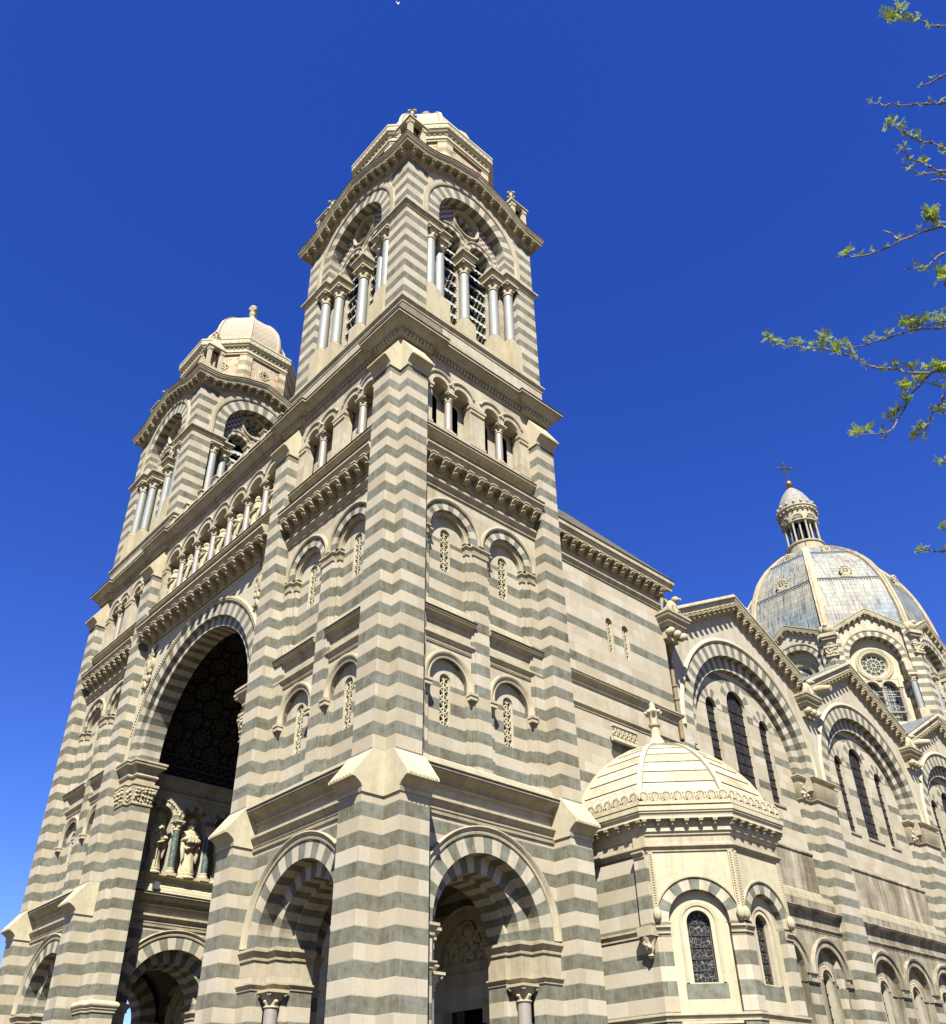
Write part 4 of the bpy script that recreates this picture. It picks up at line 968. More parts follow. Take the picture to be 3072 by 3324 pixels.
# balustrade
for k in range(8):
    u = (k - 3.5) * 1.9; mb = MB(); box(mb, FP, u - .2, u + .2, .02, .40, 35.95, 36.85, 'white'); mould(mb, FP, u - .2, u + .2, .40, pr_string(36.8, 37.0, .1), 'trim'); box(mb, FP, u - .28, u + .28, -.05, .5, 36.98, 37.04, 'white')
    mb.add([FP(u - .24, 0, 37.04), FP(u + .24, 0, 37.04), FP(u + .24, .44, 37.04), FP(u - .24, .44, 37.04), FP(u, .22, 37.3)], [(0, 1, 4), (1, 2, 4), (2, 3, 4), (3, 0, 4)], 'white'); pp('balustrade_post', mb)
for k in range(7):
    a, b = (k - 3.5) * 1.9 + .2, (k - 2.5) * 1.9 - .2; mb = MB(); box(mb, FP, a, b, .1, .3, 35.95, 36.12, 'white'); box(mb, FP, a, b, .08, .32, 36.66, 36.8, 'white')
    m_ = 3
    for j in range(m_):
        c = a + (b - a) * (j + .5) / m_; ring(mb, FP, c, 36.39, .17, .26, .13, .27, 14, ['white'], 0, 2 * pi, 1, back=True)
        for q in range(4): t = q * pi / 2 + pi / 4; ring(mb, FP, c + .1 * cos(t), 36.39 + .1 * sin(t), .05, .1, .15, .25, 8, ['white'], 0, 2 * pi, 1, back=True)
    pp('balustrade_panel', mb)
# carved shields in the spandrels
for s in (-1, 1):
    mb = MB(); c, z = s * 6.35, 26.05; ball(mb, FP(c, .05, z), .42, 'carved', 14, (.35, .8, 1.25)); ring(mb, FP, c, z, .42, .55, -.03, .16, 18, ['carved'], 0, 2 * pi)
    for i in range(26):
        t = i * .51; r = .62 + .22 * sin(3 * t); zz = z - 1.35 + 2.7 * i / 25; ball(mb, FP(c + .38 * sin(i * 1.3), .08, zz), .15, 'carved', 8, (.6, 1, 1.3))
    pp('carved_shield', mb)

# ------------------------------------------------------------------ statues (each stands in its own niche)
FIGS = [figure_mb(2.15, 'statue', k == 1, k).mesh('statue') for k in range(3)]
LAB = ['robed statue at the far left end of the gallery over the portal arch', 'mitred statue second from the left in the gallery over the portal arch', 'robed statue third from the left in the gallery over the portal arch',
       'robed statue in the middle niche of the gallery over the portal arch', 'robed statue just right of the middle of the gallery over the portal', 'mitred statue second from the right in the gallery over the portal arch', 'statue half hidden beside the right buttress in the portal gallery']
for k, g in enumerate(GP[::-1]):
    me = FIGS[(0, 1, 2, 0, 2, 1, 0)[k]]
    o = link('statue', me, None, FP(g, -.32, 30.74), FP.rz + (.15, -.2, .1, 0, -.1, .2, 0)[k])
    tag(o, LAB[k], 'statue', 'statues in the gallery over the portal')
BIG = [figure_mb(2.95, 'statue', True, 1).mesh('statue'), figure_mb(2.95, 'statue', True, 0).mesh('statue')]
for k, (c, lb) in enumerate(((NI[0], 'mitred bishop statue holding a staff beside the left pier inside the porch'), (NI[1], 'mitred bishop statue holding a small church inside the porch'), (NI[2], 'shadowed statue behind the right hand pier inside the porch'))):
    root = tag(link('bishop_statue', None, None, FLW(c, -.12, 14.5), FLW.rz + (.25, -.15, 0)[k]), lb, 'statue', 'bishop statues in the porch niches')
    link('figure', BIG[k % 2], root, (0, 0, .32))
    mb = MB(); lathe(mb, [(.52, 0), (.54, .06), (.5, .12), (.46, .16), (.48, .26), (.44, .32)], 'statue', seg=20); part('plinth', mb, root)
    if k == 0: mb = MB(); tube(mb, [(.16, .42, .35), (.14, .40, 1.8), (.13, .4, 2.6)], .03, 'statue'); ring(mb, Fr((.13, .4, 2.75), (1, 0, 0), (0, 1, 0)), 0, 0, .1, .16, -.03, .03, 12, ['statue'], 0, 2 * pi, back=True); part('staff', mb, root)
    if k == 1:
        mb = MB(); box(mb, Fr((0, 0, 0), (1, 0, 0), (0, 1, 0)), -.3, .3, .36, .66, 1.95, 2.2, 'statue')
        for q in (-.18, 0, .18): ball(mb, (q, .5, 2.25), .12, 'statue', 10, (1, 1, 1.2)); tube(mb, [(q, .67, 1.97), (q, .67, 2.15)], .06, 'statue')
        part('church_model', mb, root)
mb = MB(); box(mb, FLW, 3.0 - .17, 3.0 + .17, .2, .42, 13.62, 14.06, 'lampblack'); box(mb, FLW, 3.0 - .14, 3.0 + .14, .42, .43, 13.66, 14.02, 'lampglass'); box(mb, FLW, 3.0 - .03, 3.0 + .03, .26, .34, 13.4, 13.64, 'lampblack')
tag(part('floodlight', mb, None), 'small black floodlight on the ledge below the bishop statues', 'floodlight')

# ------------------------------------------------------------------ block behind the near tower (first bay of the nave)
YB = 25.3; FB = Fr((X0 + S, YB, 0), (1, 0, 0), (0, -1, 0)); LB_ = 38.1 - X0 - S
WB = (33.2 - X0 - S, 34.52 - X0 - S)
mb = MB(); multi_wall(mb, FB, 0, -.4, LB_, 0, 26.9, [(c, .27, 24.42, 22.62) for c in WB], 'double'); fill(mb, FB, 0, [-.4, LB_], 26.9, 28.9, 'cream')
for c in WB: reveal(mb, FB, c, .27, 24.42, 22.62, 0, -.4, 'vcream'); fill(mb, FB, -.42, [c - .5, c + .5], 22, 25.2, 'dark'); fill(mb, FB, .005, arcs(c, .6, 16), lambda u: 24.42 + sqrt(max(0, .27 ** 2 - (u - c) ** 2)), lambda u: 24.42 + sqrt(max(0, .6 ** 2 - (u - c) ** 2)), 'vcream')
box(mb, FB, 0, LB_ - .02, -4, -.5, 0, 28.8, 'double'); fill(mb, Fr((38.1, YB, 0), (0, 1, 0), (1, 0, 0)), 0, [0, 5], 0, 28.9, 'double')
fill(mb, FB, .006, [-.4, LB_], 18.95, 20.3, 'cream')
NB = lvl2('nave_entrance_bay', mb)
def nb(name, mb): return part(name, mb, NB)
G3 = grille_mesh(.52, 22.66, 24.42)
for c in WB: link('window_grille', G3, NB, FB(c, -.18, 0), FB.rz)
mb = MB(); mould(mb, FB, -.4, LB_, 0, [(0, 27.75), (.06, 27.78), (.1, 27.9), (.12, 28.2), (.6, 28.2), (.6, 28.3), (.52, 28.34), (.66, 28.5), (.66, 28.58), (.72, 28.6), (.72, 28.85), (0, 28.95)], 'trim', e1=1)
flash(mb, FB, -.4, LB_, 0, .72, 28.855, 0, 1); mould(mb, FB, -.4, LB_, 0, pr_string(26.92, 27.25, .2), 'trim'); mould(mb, FB, -.4, LB_, 0, pr_cornice(20.0, 20.55, .34), 'trim', e1=1); mould(mb, FB, -.4, LB_, 0, pr_string(18.75, 19.0, .14), 'trim', e1=1); nb('cornice', mb)
n = 14; corbels(FB, [(.35 + (LB_ - .6) * i / (n - 1), .1, 28.2) for i in range(n)], (.30, .56, .46), NB)
mb = MB(); n = 18
for i in range(n):
    y0, y1 = 24.62 + 6.4 * i / n, 24.62 + 6.4 * (i + 1) / n; z0 = 28.92 + 1.2 * (y0 - 24.62); xr = 38.45 - .04 * i
    mb.add([(X0 + S - .2, y0, z0), (xr, y0, z0), (xr, y0, z0 + .10), (X0 + S - .2, y0, z0 + .10), (xr, y1, z0 + 1.2 * (y1 - y0) + .02), (X0 + S - .2, y1, z0 + 1.2 * (y1 - y0) + .02)], [(0, 1, 2, 3), (3, 2, 4, 5)], 'slate')
mb.add([(38.4, 24.7, 28.9), (37.7, 31, 36.4), (37.7, 40, 36.4), (38.1, 40, 28)], [(0, 1, 2, 3)], 'cream'); nb('roof', mb)
mb = MB(); tube(mb, [(39.0, 25.72, 24.9), (39.0, 25.72, 10)], .12, 'rust', 10)
for z in (15.2, 18.4, 21.8, 22.6): lathe(mb, [(.12, z), (.17, z + .02), (.17, z + .14), (.12, z + .16)], 'rust', (39.0, 25.72, 0), 12)
lathe(mb, [(.13, 24.6), (.2, 24.8), (.36, 25.0), (.36, 25.2), (.2, 25.25)], 'rust', (39.0, 25.72, 0), 14); tube(mb, [(39.0, 25.72, 25.2), (38.95, 25.8, 25.7), (38.8, 26.0, 26.1)], .12, 'steel', 8); nb('downpipe', mb)

# ------------------------------------------------------------------ gabled nave bays
BX0, BPI, YN = 46.98, 15.04, 26.05
gl = lambda u: 31.5 - .51 * abs(u)
def bay_mb(F, first):
    mb = MB(); h = BPI / 2; L0 = -8.95 if first else -h
    arch_wall(mb, F, 0, L0, h, 20.6, lambda u: gl(u) - .95, 0, 6.33, 6.9, 21.0, 'vcream', 40, uhi=(0,))
    for s in (-1, 1):
        def b(r0, r1, d0, d1, z0, z1, m): a, e = sorted((s * r0, s * r1)); box(mb, F, a, e, d0, d1, z0, z1, m)
        b(6.33, 8.9 if (first and s < 0) else h - .002, -1.5, .0, 0, 20.0, 'stripe'); b(5.28, 6.33, -1.5, -.5, 0, 20.0, 'stripe'); b(6.0, h - .002, -1.5, -.003, 19.9, 21.04, 'cream'); b(5.28, 6.33, -1.5, -.4, 19.9, 21.0, 'cream')
    ws = [(-2.85, .58, 23.35, 18.55), (0, 1.02, 24.1, 18.55), (2.85, .58, 23.35, 18.55)]
    multi_wall(mb, F, -.72, -6.0, 6.0, 15.9, 27.2, ws, 'double')
    for c, hw, z1, z0 in ws: reveal(mb, F, c, hw, z1, z0, -.72, -1.0, 'vcream'); ring(mb, F, c, z1, hw, hw + .02, -.9, -.70, 8, ['vcream']); ring(mb, F, c, z1, hw + .02, hw + .62, -.74, -.715, 9, V2)
    for c, hw, z1, z0 in ws: fill(mb, F, -.716, arcs(c, hw + .62, 18), lambda u: z1 + sqrt(max(0, hw * hw - (u - c) ** 2)), lambda u: z1 + .0 + sqrt(max(0, (hw + .62) ** 2 - (u - c) ** 2)), 'vcream')
    # lower zone: weathered wall, blind arcade
    fill(mb, F, -.60, [-5.3, 5.3], 13.5, 16.0, 'grimy'); d0 = -.40
    cs = (-4.2, 0, 4.2)
    fill(mb, F, d0, [-6.34, 6.34], 11.2, 13.05, 'grimy')
    for c in cs:
        arch_wall(mb, F, d0, c - 2.1, c + 2.1, 8.7, 11.2, c, 1.5, 1.5, 9.05, 'grimy', 20); box(mb, F, c - 2.1, c - 1.506, -1.0, d0 - .004, 0, 8.69, 'grimystripe'); box(mb, F, c + 1.506, c + 2.1, -1.0, d0 - .004, 0, 8.69, 'grimystripe')
        reveal(mb, F, c, 1.5, 9.05, 0, d0, d0 - .35, 'grimytrim'); multi_wall(mb, F, d0 - .35, c - 1.52, c + 1.52, 0, 10.6, [(c, .42, 8.9, 5.2)], 'grimy'); reveal(mb, F, c, .42, 8.9, 5.2, d0 - .35, d0 - .75, 'vcream')
    return mb
def bay(i):
    F = Fr((BX0 + BPI * i, YN, 0), (1, 0, 0), (0, -1, 0)); h = BPI / 2; B = lvl2('nave_bay', bay_mb(F, i == 0))
    def bp(name, mb): return part(name, mb, B)
    mb = MB(); ring(mb, F, 0, 21.0, 6.05, 6.9, -.45, .003, 47, V2[::-1], sub=1); ring(mb, F, 0, 21.0, 5.25, 6.05, -.75, -.4, 47, V2[::-1], sub=1)
    arc_mould(mb, F, 0, 21.0, [(6.88, 0), (6.9, .06), (7.0, .12), (7.12, .1), (7.18, .05), (7.2, 0)], 60, 'white', drop=.2); bp('bay_arch', mb)
    for c, hw, z1, z0 in ((-2.85, .58, 23.35, 18.55), (0, 1.02, 24.1, 18.55), (2.85, .58, 23.35, 18.55)):
        mb = MB(); fill(mb, F, -.98, [c - hw, c + hw], z0 - .1, z1, 'glassbrown'); fill(mb, F, -.98, arcs(c, hw, 14), z1, lambda u: z1 + sqrt(max(0, hw * hw - (u - c) ** 2)), 'glassbrown')
        for q in range(1, 9): z = z0 + (z1 - z0) * q / 8.5; box(mb, F, c - hw, c + hw, -.97, -.93, z - .02, z + .02, 'iron')
        if hw > .8:
            for q in (-.34, .34): box(mb, F, c + q - .02, c + q + .02, -.97, -.93, z0, z1 + .7, 'iron')
        ring(mb, F, c, z1, hw - .05, hw, -.98, -.9, 10, ['iron']); mould(mb, F, c - hw - .12, c + hw + .12, -.74, [(0, z0 - .16), (.1, z0 - .14), (.12, z0 - .02), (-.3, z0 + .05)], 'trim'); bp('window', mb)
    for c in (-4.2, 0, 4.2):
        mb = MB(); fill(mb, F, -1.1, [c - .42, c + .42], 5.1, 8.9, 'glassbrown'); fill(mb, F, -1.1, arcs(c, .42, 12), 8.9, lambda u: 8.9 + sqrt(max(0, .42 ** 2 - (u - c) ** 2)), 'glassbrown')
        for q in range(1, 6): z = 5.2 + 3.7 * q / 6; box(mb, F, c - .42, c + .42, -1.08, -1.05, z - .02, z + .02, 'iron')
        bp('window', mb)
        mb = MB(); arc_mould(mb, F, c, 9.05, [(1.5, -.42), (1.52, -.34), (1.6, -.32), (1.84, -.36), (1.86, -.24), (1.98, -.2), (2.04, -.24), (2.05, -.4)], 30, 'grimytrim'); ring(mb, F, c, 8.9, .55, .66, -.8, -.66, 12, ['trim'])
        for q in range(17): a = pi * (q + .5) / 17; ball(mb, F(c - .72 * cos(a), -.72, 8.9 + .72 * sin(a)), .05, 'carved', 6)
        for s in (-1, 1): a, e = sorted((c + s * 1.45, c + s * 2.1)); box(mb, F, a, e, -.6, -.28, 8.62, 8.8, 'grimytrim'); a, e = sorted((c + s * .9, c + s * 1.5)); box(mb, F, a, e, -.85, -.68, 8.66, 8.78, 'grimytrim')
        bp('blind_arch', mb)
    # cornices, gable, string courses
    mb = MB(); pr = [(-.1, -1.15), (.05, -1.15), (.08, -.95), (.14, -.92), (.14, -.6), (.56, -.58), (.58, -.5), (.54, -.46), (.60, -.32), (.66, -.2), (.66, -.12), (.72, -.1), (.72, 0), (.64, .12), (-9, .12)]
    us = [-7.0, 0, 7.0]; k = len(pr)
    vs = [F(u, d, gl(u) + z) for u in us for d, z in pr]; mb.add(vs, [(a * k + j, a * k + j + 1, (a + 1) * k + j + 1, (a + 1) * k + j) for a in range(2) for j in range(k - 2)] + [tuple(range(k)), tuple(range(2 * k, 3 * k))], 'trim'); bp('gable_cornice', mb)
    mb = MB(); mb.add([F(-7.1, .5, gl(7.1) + .13), F(0, .5, gl(0) + .13), F(7.1, .5, gl(7.1) + .13), F(7.1, -9, gl(7.1) + .13), F(0, -9, gl(0) + .13), F(-7.1, -9, gl(7.1) + .13)], [(0, 1, 4, 5), (1, 2, 3, 4)], 'lead'); bp('roof', mb)
    n = 23; corbels(F, [(-6.7 + 13.4 * q / (n - 1), .1, gl(-6.7 + 13.4 * q / (n - 1)) - .58) for q in range(n)], (.28, .56, .48), B)
    mb = MB(); mould(mb, F, -5.3, 5.3, -.72, pr_string(15.6, 15.95, .2), 'grimytrim'); mould(mb, F, -6.32, 6.32, -.61, pr_steps(13.0, 13.6, .22), 'trim')
    mould(mb, F, -6.33, 6.33, -.42, pr_cornice(12.0, 12.5, .38), 'grimytrim'); mould(mb, F, -6.33, 6.33, -.42, pr_string(11.3, 11.55, .14), 'grimytrim'); bp('cornice', mb)
    mb = MB()
    for s in ((1,) if i == 0 else (-1, 1)):
        pts = fpath(F, [(s * h, 0), (s * 6.33, 0), (s * 6.33, -.5), (s * 5.28, -.5), (s * 5.28, -.72)]); e = Vector(pts[1]) - Vector(pts[0])
        if Vector((e.y, -e.x)).dot(Vector((0, -1))) < 0: pts = pts[::-1]
        sweep(mb, pts, pr_cornice(20.35, 20.8, .3), 'trim'); sweep(mb, pts, pr_string(19.2, 19.36, .12), 'trim'); sweep(mb, pts, [(.02, 19.36), (.06, 19.4), (.22, 20.36), (0, 20.4)], 'carved')
        rr = random.Random(4)
        for q in range(26): ball(mb, F(s * rr.uniform(5.3, 6.25), -.40 + rr.uniform(0, .08), rr.uniform(19.45, 20.3)), rr.uniform(.08, .15), 'carved', 6)
    bp('pier_capital', mb)
    return F, B
BAYS = [bay(i) for i in range(3)]
# carved consoles with winged figures between the gables
def winged_mb():
    mb = MB(); s = 'statue'; ball(mb, (0, .1, .5), .34, s, 12, (1, 1.1, 1.5)); ball(mb, (0, .42, .98), .2, s, 10, (1, 1.15, 1)); tube(mb, [(0, .55, .98), (0, .72, .93), (0, .76, .85)], [.1, .06, .02], s, 8)
    for q in (-1, 1):
        for j in range(7):
            a = .35 + j * .22; tube(mb, [(q * .22, -.05, .8), (q * (.42 + .02 * j), -.18, .95 + .05 * (6 - j)), (q * (.62 - .02 * j), -.3, 1.25 - .17 * j)], [.12, .13, .03], s, 8)
        tube(mb, [(q * .18, .3, .5), (q * .2, .42, .25), (q * .2, .5, .02)], [.13, .1, .12], s, 8); ball(mb, (q * .2, .56, .04), .1, s, 8, (1, 1.3, .6)); ball(mb, (q * .3, -.1, .25), .24, s, 8)
    return mb
WING = winged_mb().mesh('winged_statue')
for x, z, F, i, lb in ((38.55, 26.62, None, 0, 'winged stone creature on the corner console beside the rusty downpipe'), (54.5, 26.62, None, 1, 'winged stone creature between the first and second nave gables'), (69.54, 26.62, None, 2, 'winged stone creature between the second and third nave gables')):
    y = 24.75 if i == 0 else 25.5
    mb = MB(); bw = .95; yb = YB + .4 if i == 0 else YN + .3
    sweep(mb, [(x - bw, yb), (x - bw, y - .25), (x + bw, y - .25), (x + bw, yb)], [(-.3, 25.7), (-.3, 25.75), (-.22, 25.9), (-.1, 25.95), (-.1, 26.1), (.0, 26.15), (.08, 26.3), (.08, 26.4), (.14, 26.42), (.14, 26.58), (-.5, 26.6)], 'trim'); bx(mb, x - bw, x + bw, y - .2, yb, 26.5, 26.6, 'trim')
    for q in (-.5, .1, .65): ball(mb, (x + q, y + .1, 25.45), .22, 'carved', 10, (.8, 1.5, 1.1))
    bx(mb, x - .6, x + .6, y + .3, yb, 25.1, 25.75, 'trim'); part('console', mb, NB if i == 0 else BAYS[i - 1][1])
    if i: 
        mb = MB(); tube(mb, [(x + .9, y + 1.2, 27.35), (x + .9, y - .5, 27.2), (x + .9, y - 1.2, 27.05)], [.32, .3, .2], 'carved', 12); part('water_spout', mb, BAYS[i - 1][1])
    tag(link('winged_statue', WING, None, (x, y + .25, z), pi + .3), lb, 'statue', 'winged creatures on the corner consoles')
mb = MB(); bx(mb, 38.2, 92, 33, 51.6, 0, 29, 'cream'); bx(mb, 86, 113, 28, 56, 0, 31, 'cream'); mb.add([(38, 33, 29), (92, 33, 29), (92, 42.3, 33), (38, 42.3, 33), (92, 51.6, 29), (38, 51.6, 29)], [(0, 1, 2, 3), (3, 2, 4, 5)], 'lead'); lvl2('nave_wall', mb)

# ------------------------------------------------------------------ octagonal chapel against the nave
CC, CA = (33.6, 23.6), 4.05; hw8 = CA * K8; mb = MB(); OF = octframes(CA, CC)
vis = [i for i in range(8) if OF[i].N.y < .4]
for i in range(8):
    F = OF[i]; plain = not (F.N.y < -.5)
    if plain: fill(mb, F, 0, [-hw8, hw8], 0, 11.3, 'stripe')
    else:
        for s in (-1, 1): a, e = sorted((s * 1.14, s * hw8)); box(mb, F, a, e, -.35, 0, 0, 8.6, 'stripe')
        arch_wall(mb, F, 0, -hw8, hw8, 8.55, 11.3, 0, 1.15, 1.6, 8.62, 'white', 24); multi_wall(mb, F, -.28, -1.3, 1.3, 0, 10.2, [(0, .45, 8.6, 6.5)], 'white'); reveal(mb, F, 0, .45, 8.6, 6.5, -.28, -.62, 'vcream'); box(mb, F, -.78, .78, -.4, -.274, 5.95, 6.46, 'vgreen')
    fill(mb, F, 0, [-hw8, hw8], 11.3, 12.8, 'cream')
CH = lvl2('chapel', mb)
def chp(name, mb): return part(name, mb, CH)
for i in range(8):
    F = OF[i]
    if F.N.y >= -.5: continue
    mb = MB(); ring(mb, F, 0, 8.62, 1.15, 1.6, -.3, .004, 11, V2); arc_mould(mb, F, 0, 8.62, [(1.58, 0), (1.6, .07), (1.66, .07), (1.68, 0)], 28, 'trim'); ring(mb, F, 0, 8.6, .62, .74, -.3, -.24, 16, ['trim'])
    ring(mb, F, 0, 8.6, 1.03, 1.15, -.3, -.26, 20, ['vcream'])
    for s in (-1, 1):
        a, e = sorted((s * 1.14, s * (hw8 + .02))); mould(mb, F, a, e, 0, pr_string(8.18, 8.46, .14), 'trim'); a2, e2 = sorted((s * .62, s * .74)); box(mb, F, a2, e2, -.3, -.24, 6.5, 8.6, 'trim')
        a, e = sorted((s * (hw8 - .2), s * (hw8 - .02)))
        box(mb, F, a, e, -.02, .05, 9.0, 11.25, 'trim')
        for q in range(22): ball(mb, F((a + e) / 2, .05, 9.1 + q * .097), .04, 'carved', 6)
        ball(mb, F(s * (hw8 - .1), .08, 8.86), .16, 'carved', 8, (1, 1, 1.6))
    chp('window_arch', mb)
    mb = MB(); fill(mb, F, -.55, [-.45, .45], 6.45, 8.6, 'glassblack'); fill(mb, F, -.55, arcs(0, .45, 14), 8.6, lambda u: 8.6 + sqrt(max(0, .45 ** 2 - u * u)), 'glassblack')
    for q in range(1, 6): z = 6.5 + 2.5 * q / 6; box(mb, F, -.45, .45, -.54, -.52, z - .012, z + .012, 'iron')
    ring(mb, F, 0, 8.6, .41, .46, -.56, -.48, 12, ['ironbrown'])
    for s in (-1, 1): a, e = sorted((s * .41, s * .46)); box(mb, F, a, e, -.56, -.48, 6.45, 8.6, 'ironbrown')
    mb2 = mb; chp('window', mb)
ov = octv(CA, CC)
mb = MB(); sweep(mb, ov, pr_string(11.22, 11.46, .16), 'trim', closed=True); sweep(mb, ov, [(0, 11.85), (.06, 11.87), (.08, 11.98), (.14, 12.0), (.14, 12.42), (.40, 12.44), (.38, 12.52), (.42, 12.62), (.46, 12.66), (.46, 12.72), (.50, 12.74), (.50, 12.92), (-.2, 13.1)], 'white', closed=True)
sweep(mb, ov, pr_string(5.2, 5.45, .12), 'trim', closed=True); chp('cornice', mb)
for F in OF:
    if F.N.y < .4:
        n = 7; corbels(F, [(-hw8 - .02 + 2 * (hw8 + .02) * (q + (0 if F.N.x < -.9 or 1 else 0)) / (n - 1), .1, 12.43) for q in range(n - (1 if F.N.x > -.9 else 0)) if not (F.N.x < -.9 and q == 0 and False)], (.17, .30, .26), CH)
        mb = MB(); n = 8; a = hw8 + .15
        for q in range(n):
            c = -a + 2 * a * (q + .5) / n; r = a / n
            box(mb, F, c - r, c + r, .30, .40, 13.02, 13.16, 'white'); ring(mb, F, c, 13.36, r * .72, r * .98, .30, .40, 14, ['white'], -.6, pi + .6, 1, back=True)
            for t in range(5): an = pi * (t + .5) / 5; tube(mb, [F(c, .35, 13.16), F(c - r * .62 * cos(an), .35, 13.34 + r * .7 * sin(an))], [.02, .045], 'white', 6)
            mb.add([F(c - r * .3, .30, 13.58), F(c + r * .3, .30, 13.58), F(c, .35, 13.68), F(c - r * .3, .40, 13.58), F(c + r * .3, .40, 13.58)], [(0, 1, 2), (3, 4, 2)], 'white')
        chp('roof_cresting', mb)
cp = [(4.15, 13.05), (4.02, 13.6), (3.82, 14.15), (3.52, 14.72), (3.12, 15.28), (2.62, 15.82), (2.05, 16.3), (1.4, 16.7), (.7, 17.0)]
scale_tiles('chapeltile', (0.285, 0.262, 0.19), (0.26, 0.236, 0.168), 0.46, 0.345, (0.17, 0.145, 0.10)); stone('domestone', 'cream', cream=(0.285, 0.262, 0.19), bw=1.0, rowh=0.7)
mb = MB()
for k, ((r0, z0), (r1, z1)) in enumerate(zip(cp, cp[1:])): dome_shell(mb, [(r0 - .02, z0), (r0 + .045, z0), (r1 + .0, z1)], CC, 'chapeltile' if k % 2 else 'domestone')
dome_ribs(mb, cp + [(.3, 17.1)], CC, .22, .09, 'white'); chp('dome_roof', mb)
mb = MB(); lathe(mb, [(.62, 16.95), (.66, 17.1), (.5, 17.2), (.4, 17.28), (.36, 17.4), (.3, 17.5), (.22, 17.62), (.19, 18.1), (.27, 18.16), (.29, 18.24), (.19, 18.3), (.2, 18.5), (.25, 18.75), (.32, 18.9), (.2, 19.0), (.14, 19.15), (.16, 19.25), (.02, 19.45)], 'white', (CC[0], CC[1], 0), 14)
for q in range(8): t = q * pi / 4; ball(mb, (CC[0] + .34 * cos(t), CC[1] + .34 * sin(t), 18.85), .1, 'white', 8)
chp('finial', mb)
mb = MB(); Fc = Fr((32.9, 24.9, 0), (1, 0, 0), (0, -1, 0)); box(mb, Fc, -.9, .9, -.1, .08, 17.5, 17.66, 'white'); box(mb, Fc, -.9, .9, -.1, .1, 18.2, 18.34, 'white')
for q in range(6): c = -.75 + .3 * q; ring(mb, Fc, c, 17.86, .08, .13, -.06, .06, 10, ['white'], 0, 2 * pi, 1, back=True); ring(mb, Fc, c + .15, 18.08, .07, .12, -.06, .06, 10, ['white'], 0, 2 * pi, 1, back=True); box(mb, Fc, c - .02, c + .02, -.05, .05, 17.95, 18.22, 'white')
chp('roof_balustrade', mb)
F = OF[[i for i in range(8) if OF[i].N.x < -.9][0]]
sgn = 1 if Vector(F(1, 0, 0)).y < Vector(F(-1, 0, 0)).y else -1
mb = MB(); a, e = sorted((sgn * (hw8 - .55), sgn * hw8)); box(mb, F, a, e, -.1, .2, 8.2, 11.22, 'stripe'); a0, e0 = sorted((-sgn * hw8, sgn * hw8)); mould(mb, F, a0, e0, 0, pr_string(8.14, 8.42, .12), 'trim')
box(mb, F, a - .05, e + .05, -.1, .42, 8.1, 8.44, 'trim'); mould(mb, F, a, e, .2, pr_string(11.0, 11.24, .14), 'trim'); lathe(mb, [(.02, 7.3), (.12, 7.42), (.1, 7.5), (.2, 7.7), (.18, 7.8), (.27, 8.0), (.28, 8.12)], 'carved', tuple(F((a + e) / 2, .14, 0)), 12)
for q in range(8): ball(mb, F((a + e) / 2 + .12 * cos(q), .3, 7.7 + .05 * q), .08, 'carved', 6)
box(mb, F, a, e, .0, .12, 11.46, 11.86, 'carved'); chp('corner_console', mb)

# ------------------------------------------------------------------ great dome over the crossing
DC = (99.64, 42.29); DA = 10.9; DH = DA * K8; DF = octframes(DA, DC); dl = lambda u: 51.35 - .565 * abs(u)
mb = MB()
for F in DF:
    if F.N.x > .5 or F.N.y > .5:
        fill(mb, F, 0, [-DH, DH], 30, 48.6, 'stripe'); continue
    arch_wall(mb, F, 0, -DH, DH, 45.05, lambda u: dl(u) - .8, 0, 2.78, 3.4, 45.3, 'vcream', 28, uhi=(0,))
    for s in (-1, 1):
        a, e = sorted((s * 2.78, s * DH)); box(mb, F, a, e, -.9, 0, 30, 45.06, 'stripe'); a, e = sorted((s * 3.45, s * (DH + .12))); box(mb, F, a, e, -.4, .4, 36.5, 48.6, 'stripe')
    zr = 44.95; ro = 1.45; lan = [(-.9, .74, 42.15, 38.4), (.9, .74, 42.15, 38.4)]
    cr = sorted(set([-2.9, 2.9, -ro, ro] + arcs(-.9, .74, 10) + arcs(.9, .74, 10) + arcs(0, ro, 16)))
    def lo(u):
        for c, hw, z1, z0 in lan:
            if abs(u - c) < hw: return z1 + sqrt(hw * hw - (u - c) ** 2)
        return 37.0
    for a, e in zip(cr, cr[1:]):
        A, B = a + 1e-6, e - 1e-6
        if abs(A + B) / 2 < ro: q = lambda u: sqrt(max(0, ro * ro - u * u)); fill(mb, F, -.85, [A, B], lo, lambda u: zr - q(u), 'white'); fill(mb, F, -.85, [A, B], lambda u: zr + q(u), 48.2, 'white')
        else: fill(mb, F, -.85, [A, B], lo, 48.2, 'white')
    for c, hw, z1, z0 in lan: reveal(mb, F, c, hw, z1, 37.2, -.85, -1.5, 'vcream')
    box(mb, F, -2.9, 2.9, -.9, -.2, 36.5, 38.0, 'white')
DR = lvl2('crossing_dome', mb)
def dp(name, mb): return part(name, mb, DR)
DCOL = column_mb(.33, 0, 5.6, .75, 'greymarble', ped=.9, base=.5, imp=(.55, .55, .45)).mesh('drum_column'); PCOL = column_mb(.2, 0, 4.0, .5, 'pinkmarble', base=.4).mesh('window_column')
